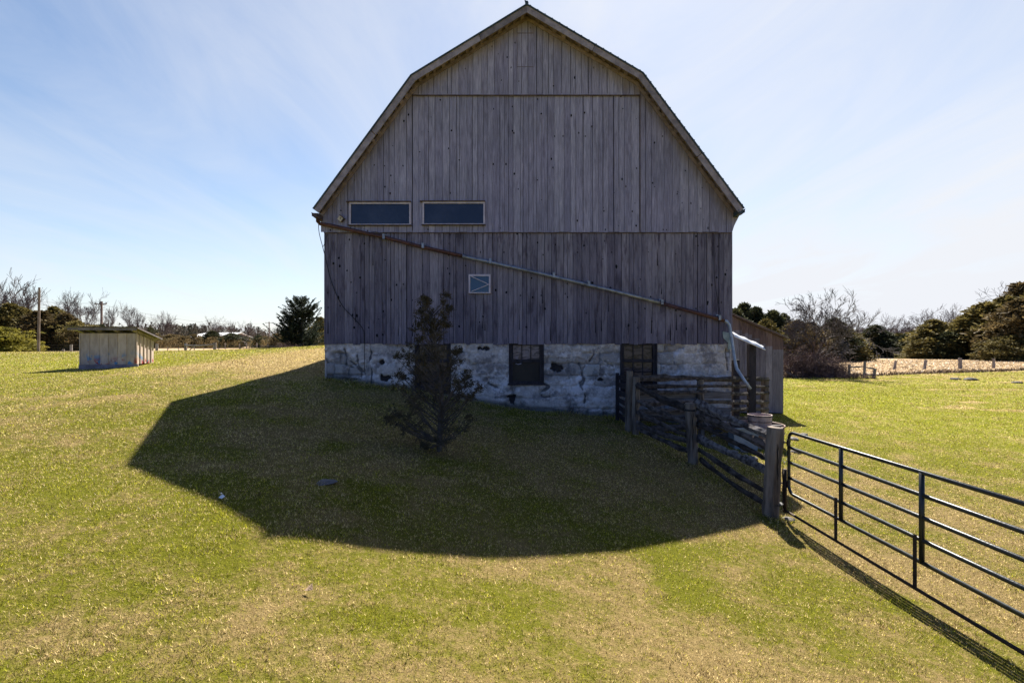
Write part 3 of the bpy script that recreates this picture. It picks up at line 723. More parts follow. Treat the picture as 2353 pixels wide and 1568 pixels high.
# long slanting rain pipe
def wp(px, py, Y): return (wx(px, Y), Y, wz(py, Y))
M_rust = mat_simple('red_brown_pipe', (.050, .022, .018), (.115, .050, .040), 6, .6, stretch=(1, 1, 1))
M_galv = mat_simple('galvanised_pipe', (.15, .155, .175), (.30, .31, .34), 7, .42, .45, bump=.15)
M_blue = mat_simple('blue_grey_pipe', (.21, .235, .275), (.36, .40, .45), 5, .4, .3, bump=.1)
PY_ = WY - .17
mb = MB(); mb.tube([wp(723, 494, RY + .1), wp(729, 500, RY + .12), wp(729.5, 508, RY + .15), wp(735, 514, PY_), wp(760, 518, PY_), wp(875, 543, PY_), wp(965, 566, PY_), wp(1062, 588, PY_)], .052, 10)
pipe = mb.build('rain_pipe', M_rust, barn, True)
mb = MB(); mb.tube([wp(1060, 587.5, PY_), wp(1120, 601, PY_), wp(1270, 635, PY_), wp(1400, 666, PY_), wp(1522, 697, PY_)], .050, 10, .5); mb.build('pipe_length', M_galv, pipe, True)
mb = MB(); mb.tube([wp(1518, 696, PY_), wp(1600, 718, PY_), wp(1664, 736, PY_)], .052, 10); mb.build('pipe_length', M_rust, pipe, True)
mb = MB(); mb.tube([wp(1660, 735, PY_), wp(1669, 738, PY_), wp(1675, 746, PY_ - .02), wp(1681, 780, PY_ - .05), wp(1688, 828, PY_ - .15), wp(1692, 846, PY_ - .2), wp(1706, 868, PY_ - .35), wp(1724, 893, PY_ - .5)],
                   [.046, .052, .045, .044, .044, .05, .044, .044], 10); mb.build('downspout', M_blue, pipe, True)
for (px, py) in ((882, 545), (972, 566), (1126, 601), (1272, 633), (1352, 653), (1520, 695), (1652, 731)):
    mb = MB(); p = Vector(wp(px, py, PY_)); mb.bar(p + Vector((0, .0, .09)), p + Vector((0, 0, -.055)), .07, .13, (0, 1, 0), .8); mb.box(p.x - .035, p.x + .035, WY - .05, WY - .035, p.z - .06, p.z + .12)
    mb.build('pipe_bracket', M_galv, pipe)
# bent tin plate at the right corner
mb = MB(); Yp = WY - .05
mb.prism([(wx(a, Yp), wz(b, Yp)) for a, b in ((1659, 763), (1662, 761), (1670, 764), (1681, 762), (1682, 786), (1676, 790), (1668, 784), (1661, 776))][::-1], Yp - .03, Yp, .5)
mb.prism([(wx(a, Yp), wz(b, Yp)) for a, b in ((1672, 788), (1682, 788), (1682, 802), (1672, 802))][::-1], Yp - .02, Yp, .5)
mb.build('tin_plate', mat_simple('pale_tin', (.22, .27, .27), (.38, .43, .43), 5, .5, .2), barn)

M_cable = mat_simple('black_cable', (.012, .012, .014), (.02, .02, .022), 3, .6, bump=0)
def cable(pts, label, r=.011, close=False):
    P_ = [Vector(p) for p in pts]; out = []
    for i in range(len(P_) - 1):
        p0, p1, p2, p3 = P_[max(i-1, 0)], P_[i], P_[i+1], P_[min(i+2, len(P_)-1)]
        for t in np.linspace(0, 1, 6)[:-1]: out.append(0.5*((2*p1) + (p2-p0)*t + (2*p0-5*p1+4*p2-p3)*t*t + (3*p1-p0-3*p2+p3)*t**3))
    out.append(P_[-1]); mb = MB(); mb.tube(out, r, 5)
    return tag(mb.build('cable', M_cable), label, 'cable')
cable([wp(731, 505, RY + .2), wp(733, 535, WY - .15), wp(741, 567, WY - .13), wp(748, 595, WY - .06), wp(762, 650, WY - .05), wp(785, 700, WY - .05), wp(812, 730, WY - .05), wp(833, 755, WY - .05), wp(837, 780, WY - .05), wp(837, 825, WY - .06), wp(837, 850, WY - .06)],
      'thin black cable drooping from the left eave down the planks to the stone', .010)
cable([wp(752, 537, WY - .04), wp(745, 560, WY - .10), wp(741, 568, WY - .13)], 'short black cable end joining the drooping cable beside the left barn corner', .008)
cable([wp(1641, 538, WY - .04), wp(1640, 600, WY - .045), wp(1644, 660, WY - .045), wp(1652, 705, WY - .045), wp(1657, 728, WY - .06)], 'thin dark wire hanging near the right barn corner down to the rain pipe', .006)

# bird house hung askew
bh_ = thing('birdhouse', wp(787.5, 505, WY - .09), 'small cream birdhouse tilted on the planks left of the long dark window', 'birdhouse')
def rot2(cx, cz, pts, ang): c, s = math.cos(ang), math.sin(ang); return [(cx + c*x - s*z, cz + s*x + c*z) for x, z in pts]
bx0, bz0 = wx(787), wz(505); an = R(-38)
mb = MB(); mb.prism(rot2(bx0, bz0, [(-.065, -.075), (.065, -.075), (.065, .05), (-.065, .05)], an), WY - .19, WY - .175, .6); mb.build('front', mat_simple('cream_board', (.42, .36, .26), (.55, .47, .35), 6, .7), bh_)
mb = MB(); mb.prism(rot2(bx0, bz0, [(-.062, -.073), (.062, -.073), (.062, .048), (-.062, .048)], an), WY - .174, WY - .055, .3); mb.build('body', M_trimb, bh_)
mb = MB(); mb.prism(rot2(bx0, bz0, [(-.085, .052), (.085, .052), (.085, .072), (-.085, .072)], an), WY - .215, WY - .055, .3); mb.build('roof', M_trimb, bh_)
mb = MB(); mb.prism(rot2(bx0, bz0, [(.017*math.cos(t), .017*math.sin(t)) for t in np.linspace(0, 2*math.pi, 11)[:-1]], 0), WY - .193, WY - .191, .1); mb.build('entrance_hole', M_black, bh_)

# ------------------------------------------------------------------ lean-to behind the right corner
LY = 18.5
lean = thing('lean_to', (9, LY, h(9, LY)), 'low plank lean-to with sloping roof behind the right corner of the barn', 'shed')
M_lean = mat_boards('lean_boards', ((0.135, 0.118, 0.14), (0.185, 0.165, 0.19), (0.245, 0.22, 0.25)), stain=.5)
M_leanr = mat_boards('lean_boards_red', ((0.115, 0.075, 0.070), (0.15, 0.10, 0.095), (0.19, 0.13, 0.125)), stain=.5)
lt = lambda x: wz(722, LY) + (x - wx(1683, LY)) * (wz(776, LY) - wz(722, LY)) / (wx(1808, LY) - wx(1683, LY))
X1 = wx(1799, LY); bounds = [XR + .02, 6.9, 7.25, 7.6, 7.95, 8.3] + [wx(v, LY) for v in (1698, 1704, 1711, 1719, 1727, 1745, 1758, 1774)] + [X1]
bounds = sorted(b for b in bounds if b <= X1)
mb, mr = MB(), MB()
for a, b in zip(bounds[:-1], bounds[1:]):
    t_ = random.random(); k = .15 + .16*random.random(); zsplit = lt(b) - .28 - k
    mb.prism([(a + .004, h(a, LY) + .04), (b - .004, h(b, LY) + .04), (b - .004, zsplit), (a + .004, zsplit)], LY - .02, LY, t_)
    mr.prism([(a + .004, zsplit), (b - .004, zsplit), (b - .004, lt(b) - .08), (a + .004, lt(a) - .08)], LY - .02, LY, t_)
mb.build('board_wall', M_lean, lean); mr.build('top_boards', M_leanr, lean)
mb = MB(); y = LY + .01
while y < 27: mb.box(X1 - .02, X1, y + .004, y + .24, h(X1, y) - .1, lt(X1) - .1); y += .25
mb.build('side_wall', M_lean, lean)
mb = MB(); mb.prism([(XR + .02, h(7, LY) - .3), (X1 - .03, h(X1, LY) - .3), (X1 - .03, lt(X1) - .12), (XR + .02, lt(XR) - .12)], LY + .01, LY + .03); mb.build('dark_backing', M_black, lean)  # black sheet standing in for the dark inside of the lean-to
mb = MB(); xe = wx(1809, LY - .15)
mb.prism([(XR + .02, lt(XR) - .075), (xe, lt(xe) - .075), (xe, lt(xe) - .02), (XR + .02, lt(XR) - .02)], LY - .15, 27.2, .5); mb.build('roof', M_leanr, lean)
mb = MB(); mb.prism([(XR + .02, lt(XR) - .018), (xe + .04, lt(xe + .04) - .018), (xe + .04, lt(xe + .04)), (XR + .02, lt(XR))], LY - .18, 27.3, .5); mb.build('roof_covering', M_rake, lean)

# posts and the sunlit trough by the corner
M_post = mat_simple('old_post', (.045, .035, .028), (.22, .18, .145), 7, .9, stretch=(1, 1, .12), bump=1.0)
M_log = mat_simple('split_rail', (.014, .011, .010), (.095, .078, .070), 9, .95, stretch=(1, .5, 1), bump=1.0, tone_amt=.6)
M_lichen = mat_simple('lichened_rail', (.03, .024, .024), (.20, .185, .185), 9, .95, bump=1.0)
def post(parent, x, y, z1, r, m=None, lean_=(0, 0), name='post', sq=False):
    g = h(x, y) - .25; mb = MB(); k = 9
    pts = [(x - lean_[0]*(1-t), y - lean_[1]*(1-t), g + (z1 - g) * t) for t in np.linspace(0, 1, k)]
    if sq: mb.bar(pts[0], pts[-1], r*2, r*1.7, (0, 1, 0))
    else: mb.tube(pts, [r * random.uniform(.95, 1.06) for _ in range(k)], 7, jit=.09)
    return mb.build(name, m or M_post, parent)
for (px, py, d, r, lab) in ((1726, 790, 14.62, .10, 'thick dark square post holding up the white metal trough'), (1689, 826, 14.55, .095, 'dark square post between the downspout and the barn corner')):
    x = wx(px, d); p = post(None, x, d, wz(py, d), r, M_dkwood, name='timber_post', sq=True); tag(p, lab, 'post')
tr = thing('metal_trough', (wx(1719, 14.6), 14.4, wz(782, 14.6)), 'shiny white metal trough sloping down to the right on a dark post', 'trough')
M_tin = mat_simple('bright_tin', (.60, .60, .60), (.78, .78, .78), 5, .38, .35, bump=.1)
A_, B_ = Vector(wp(1683, 766, 14.5)), Vector(wp(1754, 797, 14.45)); mb = MB()
dv = (B_ - A_).normalized(); up = Vector((0, -.25, 1)); sd = Vector((0, 1, 0))
prof = [(-.11, .035), (-.08, -.02), (0, -.045), (.08, -.02), (.11, .035)]
vs = []; K = 14
for i in range(K + 1):
    p = A_.lerp(B_, i / K) + Vector((0, 0, .012*math.sin(i*1.3)))
    vs += [p + sd*a + Vector((0, 0, -b*.7 + .55*a)) for a, b in prof]
fs = [[i*5+k, (i+1)*5+k, (i+1)*5+k+1, i*5+k+1] for i in range(K) for k in range(4)]
mb.add(vs, fs, .5); t_o = mb.build('channel', M_tin, tr)
so = t_o.modifiers.new('thick', 'SOLIDIFY'); so.thickness = .006
mb = MB(); mb.tube([A_ + Vector((0, -.11, -.085)), B_ + Vector((0, -.11, -.085))], .012, 6); mb.build('rolled_edge', M_tin, tr)
mb = MB(); mb.box(B_.x - .05, B_.x + .01, B_.y - .07, B_.y + .07, B_.z - .06, B_.z - .0); mb.build('end_cap', M_dkwood, tr)

# ================================================================== POLE FENCES OF THE BARNYARD
def log(mb, p, q, r, m=None, sag=.02, n=5, k=13, flat=.62):
    p, q = Vector(p), Vector(q); pts = []; rr = []
    w1, w2, ph = random.uniform(-.02, .02), random.uniform(-.025, .025), random.random()*6
    for i in range(k + 1):
        t = i / k; c = p.lerp(q, t); c.z += -sag * 4 * t * (1 - t) + w1 * math.sin(5*t + ph); c.y += w2 * math.sin(4*t + ph)
        pts.append(c); rr.append(r * .95 * (1 + .18 * math.sin(7*t + ph) + random.uniform(-.12, .12)) * (1.1 - .25*t))
    mb.tube(pts, rr, n, random.random(), jit=.20, flat=flat)
PA, PB, PC, PD = (wx(1446, 12.45), 12.45), (wx(1461, 12.25), 12.25), (wx(1586, 10.35), 10.35), (wx(1781, 7.8), 7.8)
fence = thing('rail_fence', (PC[0], PC[1], h(*PC)), 'weathered split rail fence climbing from the farm gate post up to the stone wall', 'fence')
post(fence, *PA, wz(852, 12.45), .085, lean_=(.05, 0)); post(fence, *PB, wz(866, 12.25), .095, lean_=(.03, 0))
post(fence, *PC, wz(925, 10.35), .115, lean_=(-.06, 0)); post(fence, *PD, wz(981, 7.8), .125, M_rake if 0 else None, lean_=(.09, 0))
mb = MB(); log(mb, (PB[0], PB[1] - .12, wz(884, 12.25)), (PC[0], PC[1] + .14, wz(943, 10.35)), .085); mb.build('rail', M_log, fence)
for (a, b, r) in ((919, 976, .06), (945, 1003, .06), (967, 1020, .07), (980, 1040, .06)):
    mb = MB(); log(mb, (PB[0] + random.uniform(-.02, .04), PB[1] - .1, wz(a, 12.25)), (PC[0] + .1, PC[1] + .1, wz(b, 10.35)), r, sag=.05); mb.build('rail', M_log, fence)
for i, (a, b, r) in enumerate(((922, 1006, .085), (945, 1035, .09), (972, 1062, .055), (1003, 1092, .075), (1033, 1142, .055), (1054, 1172, .055))):
    mb = MB(); log(mb, (PC[0] + .1 + .02*i, PC[1] - .02, wz(a, 10.35)), (PD[0] + .02, PD[1] + .22, wz(b, 7.8)), r, sag=random.uniform(0, .05), k=14)
    rl = mb.build('rail', M_lichen if i in (0, 3) else M_log, fence)
    if i in (0, 3): rl['label'] = 'rail crusted with pale lichen'
mb = MB(); mb.tube([(PC[0] - .0, PC[1], wz(941, 10.35) + t) for t in (-.02, 0, .02)], .125, 12); mb.build('wire_band', M_cable, fence)
mb = MB(); mb.tube([(PD[0] - .02, PD[1], wz(1155, 7.8) + t) for t in (-.006, .006)], .131, 12); mb.build('wire_band', M_cable, fence)

# slatted hurdle from the twin posts back to the stone wall
PW = (wx(1418, 13.95), 13.95)
hur = thing('slatted_hurdle', (PW[0], 13.2, h(PW[0], 13.2)), 'short dark slatted panel between the twin fence posts and the stone wall', 'fence panel')
post(hur, *PW, wz(856, 13.95), .045, M_dkwood, sq=True)
for i in range(6):
    mb = MB(); za = wz(866, 13.9) - .215*i; mb.bar((PW[0] + .03, PW[1] - .04, za), (PA[0] + .02, PA[1] + .08, za + .06 - .02*i), .03, .13); mb.build('slat', M_dkwood, hur)

# yard fence in front of the right end of the wall
PE, PF = (wx(1608, 12.95), 12.95), (wx(1757, 15.45), 15.45)
yard = thing('rail_fence', (PE[0], PE[1], h(*PE)), 'grey split rail fence running level along the stone base behind the climbing fence', 'fence')
post(yard, *PE, wz(864, 12.95), .085, lean_=(-.04, 0)); post(yard, *PF, wz(869, 15.45), .12)
P0 = (PB[0] + .05, PB[1] + .12)
for (a, b, c, r) in ((871, 868, 871, .085), (887, 886, 886, .055), (901, 899, 903, .06), (926, 921, 922, .075), (946, 937, 940, .065), (962, 958, 960, .07), (984, 978, 975, .08)):
    mb = MB(); log(mb, (P0[0] - .1, P0[1] + .05, wz(a, 12.4)), (PE[0] + .1, PE[1] - .06, wz(b, 12.95)), r, sag=-.03 if a == 871 else .01); mb.build('rail', M_log, yard)
    mb = MB(); log(mb, (PE[0] - .1, PE[1] - .06, wz(b, 12.95)), (PF[0] + .1, PF[1] - .05, wz(c, 15.45)), r*.95, sag=.01); mb.build('rail', M_log, yard)
M_plank = mat_simple('grey_plank', (.06, .055, .056), (.14, .13, .13), 6, .9, stretch=(.25, 1, 4), bump=.6)
for (a, b, c) in ((913, 908, .09), (950, 948, .11)):
    mb = MB(); mb.bar((P0[0], P0[1] + .09, wz(a, 12.4)), (PE[0] + 1.0, PE[1] + .42, wz(b, 13.3)), .03, c*2); mb.build('plank', M_plank, yard)

# ------------------------------------------------------------------ farm gate
GXP = 4.42
gate = thing('farm_gate', (GXP, 5.2, h(GXP, 5.2)), 'black tubular steel farm gate hung on the big weathered post', 'gate')
M_gate = mat_simple('black_gate_paint', (.010, .012, .013), (.022, .026, .027), 12, .38, .2, bump=.25, spec=.5)
M_rgate = mat_simple('rusty_gate_bar', (.012, .009, .008), (.045, .028, .020), 14, .65, .2, bump=.5)
ye = 2.55; ys_ = 7.72
zr = [-1.44, -1.685, -1.925, -2.17, -2.41]
def gz(z, y): return z + .012 * (7.7 - y)
c = .12; pts = [(GXP, ye, gz(zr[0], ye))]
for t in np.linspace(0, math.pi/2, 6): pts.append((GXP, ys_ - c + c*math.sin(t), gz(zr[0], 7.7) - c + c*math.cos(t)))
for t in np.linspace(0, math.pi/2, 6): pts.append((GXP, ys_ - c + c*math.cos(t), zr[4] + c - c*math.sin(t)))
pts.append((GXP, ye, gz(zr[4], ye))); pts.append((GXP, ye, gz(zr[0], ye)))
mb = MB(); mb.tube(pts, .024, 8, .5); mb.build('gate_frame', M_gate, gate, True)
for z in zr[1:4]: mb = MB(); mb.tube([(GXP, ys_, z), (GXP, ye, gz(z, ye))], .0245, 8); mb.build('gate_rail', M_gate, gate, True)
for y in (6.49, 5.21, 3.93): mb = MB(); mb.tube([(GXP - .005, y, gz(zr[0], y)), (GXP - .005, y, gz(zr[4], y))], .026, 8); mb.build('gate_upright', M_gate, gate, True)
mb = MB(); mb.tube([(GXP - .05, ys_ + .06, -2.70), (GXP - .055, ye, gz(-2.70, ye) + .0)], .020, 8, .5); mb.build('gate_lower_rail', M_rgate, gate, True)
for y in (6.52, 5.24, 3.96): mb = MB(); mb.tube([(GXP - .055, y, gz(-2.12, y)), (GXP - .055, y, gz(-2.70, y))], .025, 4); mb.build('gate_extension_bar', M_rgate, gate)
mb = MB(); mb.tube([(GXP - .035, ys_ + .05, -2.05), (GXP - .035, ys_ + .05, -2.74)], .03, 8); mb.build('hinge_bar', M_rgate, gate, True)
for z in (-1.62, -2.28):
    mb = MB(); mb.tube([(PD[0] + .08, PD[1] + .02, z), (GXP - .02, ys_ + .03, z)], .014, 6); mb.tube([(GXP, ys_ + .01, z - .05), (GXP, ys_ + .01, z + .05)], .03, 8); mb.build('hinge', M_rgate, gate)

# ------------------------------------------------------------------ tank, tub, box, rocks
M_tank = mat_simple('rusty_tank', (.10, .045, .03), (.34, .27, .23), 2.5, .7, .1, stretch=(1, 1, .4))
tx, ty = wx(1743, 12.7), 12.8; tg = h(tx, ty)
tank = thing('stock_tank', (tx, ty, tg), 'round rusty steel water tank behind the rail fence', 'water tank')
def ringwall(mb, cx, cy, z0, z1, r0, r1, n=36, th=.012):
    vs = []
    for k in range(n):
        t = 2*math.pi*k/n
        for (r, z) in ((r0, z0), (r1, z1), (r1 - th, z1), (r0 - th, z0 + .02)): vs.append((cx + r*math.cos(t), cy + r*math.sin(t), z))
    fs = []
    for k in range(n):
        a, b = k*4, ((k+1) % n)*4
        for i in range(3): fs.append([a+i, b+i, b+i+1, a+i+1])
    fs.append([k*4 + 3 for k in range(n)]); mb.add(vs, fs, .5)
mb = MB(); ringwall(mb, tx, ty, tg - .05, -2.19, .62, .645); mb.build('tank_wall', M_tank, tank, False)
mb = MB(); mb.tube([(tx + .65*math.cos(t), ty + .65*math.sin(t), -2.19) for t in np.linspace(0, 2*math.pi, 37)], .020, 8, cap=False); mb.build('rim', M_tank, tank, True)
for z in (-2.38, -2.6): mb = MB(); mb.tube([(tx + .64*math.cos(t), ty + .64*math.sin(t), z) for t in np.linspace(0, 2*math.pi, 37)], .012, 6, cap=False); mb.build('rib', M_tank, tank, True)
ux, uy = wx(1746, 12.6), 12.62
tub = thing('tub', (ux, uy, -2.17), 'faded pinkish wooden tub sitting on the rusty water tank', 'tub')
M_tub = mat_simple('faded_tub', (.22, .165, .15), (.40, .33, .30), 4, .8, stretch=(1, 1, .3))
mb = MB(); ringwall(mb, ux, uy, -2.20, -1.90, .265, .295, 28, .02); mb.build('staves', M_tub, tub)
for z, r in ((-1.93, .296), (-2.07, .283)): mb = MB(); mb.tube([(ux + r*math.cos(t), uy + r*math.sin(t), z) for t in np.linspace(0, 2*math.pi, 29)], .008, 5, cap=False); mb.build('hoop', M_rgate, tub)
mb = MB(); mb.bar((ux - .5, uy - .1, -2.20), (ux + .6, uy + .05, -2.20), .16, .03); tag(mb.build('plank', M_dkwood), 'dark plank lying across the rim of the rusty tank under the tub', 'plank')
qx, qy = wx(1712, 12.0), 12.0; qg = h(qx, qy)
boxx = thing('trough_box', (qx, qy, qg), 'pale blue grey plastic feed bin against the rusty tank', 'feed bin')
M_bin = mat_simple('blue_grey_plastic', (.13, .16, .19), (.22, .26, .29), 3, .5)
mb = MB(); mb.prism([(qx - .26, qg - .05), (qx + .28, qg - .05), (qx + .34, -2.18), (qx - .30, -2.17)], qy - .02, qy, .5); mb.box(qx - .28, qx - .26, qy, qy + .32, qg - .05, -2.2); mb.box(qx + .29, qx + .31, qy, qy + .32, qg - .05, -2.2); mb.box(qx - .28, qx + .3, qy + .31, qy + .33, qg - .05, -2.2); mb.box(qx - .26, qx + .29, qy, qy + .31, qg, qg + .03)
mb.build('bin_body', M_bin, boxx)
mb = MB(); mb.bar((qx - .32, qy - .03, -2.165), (qx + .36, qy - .03, -2.17), .03, .035); mb.build('bin_rim', M_bin, boxx)

M_rock = mat_simple('field_stone', (.07, .062, .057), (.20, .185, .17), 7, .9, bump=.8)
def rock(x, y, r, label, flat=.6, group=None):
    n_u, n_v = 12, 8; g = h(x, y); vs = []; s0 = random.random()*50
    for i in range(n_v + 1):
        ph = math.pi * i / n_v
        for k in range(n_u):
            t = 2*math.pi*k/n_u; dx, dy, dz = math.sin(ph)*math.cos(t), math.sin(ph)*math.sin(t), math.cos(ph)
            q_ = .72 + .5 * float(fbm(np.array([dx*1.4 + dz + s0]), np.array([dy*1.4 - dz*.7 + s0]), 3, 3)[0]); q_ = round(q_*9)/9*.6 + q_*.4
            vs.append((x + dx*r*q_*1.15, y + dy*r*q_, g + r*flat*.35 + dz*r*q_*flat))
    fs = [[i*n_u+k, (i+1)*n_u+k, (i+1)*n_u+(k+1) % n_u, i*n_u+(k+1) % n_u] for i in range(n_v) for k in range(n_u)]
    return tag(new_mesh_obj('rock', vs, fs, None, M_rock), label, 'rock', group)
def ground_at(px, py, dmin=2.0, dmax=120.0):
    d = np.exp(np.linspace(math.log(dmin), math.log(dmax), 700)); x = (px - 1176) / F * d
    i = int(np.argmax(-(py - 784) / F * d < H(x, d)))
    return float(x[i]), float(d[i])
GRK = 'stones tumbled in the yard behind the rail fence'
for i in range(20):
    px = random.uniform(1600, 1768); py = 992 + (px - 1600)*.28 + random.uniform(-14, 34)
    x, y = ground_at(px, py); rock(x + .1, y, random.uniform(.05, .13), 'grey field stone tumbled in the yard behind the rail fence', group=GRK)
rk = [(1492, 992, .13, 'low stone at the foot of the twin fence posts'), (1513, 1000, .10, 'small stone right of the one by the twin posts'),
      (1822, 1010, .13, 'dark stone on the bare patch just behind the gate corner'), (1846, 1000, .11, 'flat tan stone lying in the grass behind the top gate rail'),
      (1828, 1040, .12, 'round dark stone seen between gate rails near the hinge'), (1811, 1195, .09, 'buried flat stone at the base of the gate post')]
for px, py, r, lab in rk: x, y = ground_at(px, py); rock(x, y, r, lab, .45)
for px, py, r, lab in ((2195, 872, .38, 'dark earth mound on the right pasture, left of a pair'), (2230, 873, .42, 'dark earth mound on the right pasture, right of a pair'), (2337, 880, .3, 'small dark earth mound near the right edge of the pasture')):
    x, y = ground_at(px, py); o = rock(x, y, r, lab, .35); o['category'] = 'earth mound'; o.name = 'earth_mound'; o.data.materials[0] = M_dkwood
x, y = ground_at(745, 1109); o = rock(x, y, .15, 'flat dark grey stone showing in the shaded grass', .08); o.data.materials[0] = mat_simple('slate', (.05, .05, .06), (.10, .10, .12), 5, .8)
x, y = ground_at(509, 1147); g = h(x, y); mb = MB()
mb.add([(x-.035, y, g+.02), (x+.012, y-.02, g+.015), (x+.032, y+.01, g+.03), (x, y+.015, g+.055), (x-.02, y+.02, g+.04)], [[0, 1, 3, 4], [1, 2, 3]], .5); mb.tube([(x-.01, y, g+.065), (x, y, g+.07)], .008, 5)
tag(mb.build('paper_scrap', M_tin), 'crumpled white scrap on the shaded grass near the left shadow edge', 'litter')
x, y = ground_at(708, 1366); g = h(x, y); mb = MB()
mb.add([(x-.035, y, g+.03), (x+.0, y-.02, g+.04), (x+.035, y, g+.035), (x+.02, y+.03, g+.075), (x-.01, y+.02, g+.05)], [[0, 1, 4], [1, 2, 3, 4]], .5)
tag(mb.build('dead_leaf', mat_simple('dead_leaf', (.26, .17, .10), (.42, .29, .19), 20, .8)), 'curled brown dead leaf on the sunlit grass in the foreground', 'leaf')

# ------------------------------------------------------------------ small shed on the left
M_shed = None
n = NT('beige_painted_boards'); x_, y_, z_ = n.sep(); t_ = n.attr('tone')
c = n.mix(n.sstep(.3, .7, n.noise(7, 5, n.map((1, 1, .3)))), (.38, .295, .245), (.52, .42, .355)); c = n.mix(.5, c, n.mix(1.0, c, n.ramp(t_, [(0, .75), (1, 1.2)]), 'MULTIPLY'))
low = n.sstep(-.30, -.95, z_)
c = n.mix(n.math('MULTIPLY', n.sstep(.55, .59, n.noise(2.6, 5, n.map((1, 1, .8), (3, 1, 2)), .6)), low), c, (.10, .24, .42))
c = n.mix(n.math('MULTIPLY', n.sstep(.54, .57, n.noise(3.4, 5, n.map((1, 1, 1), (9, 4, 7)), .6)), n.sstep(-.62, -1.0, z_)), c, (.34, .06, .05))
M_shed = n.bsdf(c, .75)
S0 = Vector((wx(311, 22), 22, 0)); ang = R(14); ux_ = Vector((-math.cos(ang), -math.sin(ang), 0)); vx_ = Vector((-math.sin(ang), math.cos(ang), 0))
shed = thing('animal_shed', (S0.x, S0.y, h(S0.x, S0.y)), 'small beige board shed with blue and red paint patches on the left lawn', 'shed')
sg = -1.03; SL, SD = 2.12, 1.7; zt0, zt1 = .37, .02
def sp(u, v, z): p = S0 + ux_*u + vx_*v; return Vector((p.x, p.y, z))
def wallpanel(mb, a, b, za0, za1, zb0, zb1, out, th=.02, tone=None):
    o = out * th; mb.add([a[0:2] + (za0,) if 0 else (a.x, a.y, za0), (b.x, b.y, zb0), (b.x, b.y, zb1), (a.x, a.y, za1), (a.x+o.x, a.y+o.y, za0), (b.x+o.x, b.y+o.y, zb0), (b.x+o.x, b.y+o.y, zb1), (a.x+o.x, a.y+o.y, za1)],
        [[0,1,2,3],[7,6,5,4],[0,4,5,1],[1,5,6,2],[2,6,7,3],[3,7,4,0]], tone)
mb = MB(); k = 6
for i in range(k): a, b = sp(SL*i/k, 0, 0), sp(SL*(i+1)/k - .012, 0, 0); wallpanel(mb, a, b, sg, zt0, sg, zt0, -vx_)
mb.build('front_wall', M_shed, shed)
mb = MB(); k = 5
for i in range(k):
    v0, v1 = SD*i/k, SD*(i+1)/k - .012; wallpanel(mb, sp(0, v0, 0), sp(0, v1, 0), sg, zt0 + (zt1-zt0)*v0/SD, sg, zt0 + (zt1-zt0)*v1/SD, -ux_)
mb.build('side_wall', M_shed, shed)
mb = MB(); wallpanel(mb, sp(SL, 0, 0), sp(SL, SD, 0), sg, zt0, sg, zt1, ux_); mb.build('side_wall', M_shed, shed)
mb = MB(); wallpanel(mb, sp(0, SD, 0), sp(SL, SD, 0), sg, zt1, sg, zt1, vx_); mb.build('rear_wall', M_shed, shed)
for i in range(5): mb = MB(); mb.bar(sp(-.035, SD*i/5 + .01, sg), sp(-.035, SD*i/5 + .01, zt0 + (zt1-zt0)*i/5), .05, .05, (0, 1, 0)); mb.build('batten', M_shed, shed)
for i in range(7): mb = MB(); mb.bar(sp(SL*i/6, -.03, sg), sp(SL*i/6, -.03, zt0), .035, .02, (0, 1, 0)); mb.build('batten', M_shed, shed)
mb = MB(); mb.bar(sp(-.1, .02, sg - .12), sp(SL + .05, .02, sg - .12), .09, .24); mb.build('skid', M_rake, shed)
mb = MB(); mb.bar(sp(-.05, SD*.75, sg - .07), sp(SL, SD*.75, sg - .07), .09, .12); mb.build('skid', M_rake, shed)
# roof of ribbed steel
mb = MB(); Kc = 40; vs = []
e0 = lambda u, v: zt0 + .20 + (zt1 - zt0)*(v)/SD
for i in range(Kc + 1):
    u = -.25 + (SL + .62)*i/Kc; rb = .022 if i % 6 == 0 else 0
    for v in (-.42, SD + .38): p = sp(u, v, e0(u, v) + rb); vs += [p, p - Vector((0, 0, .014))]
fs = []
for i in range(Kc): a = i*4; fs += [[a, a+4, a+6, a+2], [a+1, a+3, a+7, a+5], [a, a+1, a+5, a+4], [a+2, a+6, a+7, a+3]]
mb.add(vs, fs, .5); sroof = mb.build('roof', mat_simple('brown_roof_steel', (.12, .10, .085), (.22, .19, .165), 3, .45, .3, bump=.1), shed)
mb = MB(); mb.bar(sp(-.2, -.33, e0(0, -.33) - .08), sp(SL + .3, -.33, e0(0, -.33) - .08), .03, .11); mb.build('fascia', M_rake, sroof)
mb = MB(); mb.bar(sp(-.24, -.38, e0(0, -.38) - .035), sp(-.24, SD + .34, e0(0, SD + .34) - .035), .03, .06); mb.build('fascia', M_rake, sroof)
for u in (.0, .68, 1.36, 2.02): mb = MB(); mb.bar(sp(u, -.30, e0(0, -.3) - .10), sp(u, SD + .3, e0(0, SD + .3) - .10), .06, .12); mb.build('rafter', M_rake, sroof)
p = sp(1.45, .2, e0(0, .2) + .05); mb = MB(); mb.bar(p + Vector((-.35, 0, .05)), p + Vector((.4, .5, -.02)), .18, .04); mb.bar(p + Vector((-.3, .1, .02)), p + Vector((.3, .2, .0)), .08, .03)
tag(mb.build('loose_board', M_trim), 'loose pale board lying on the small shed roof', 'board')

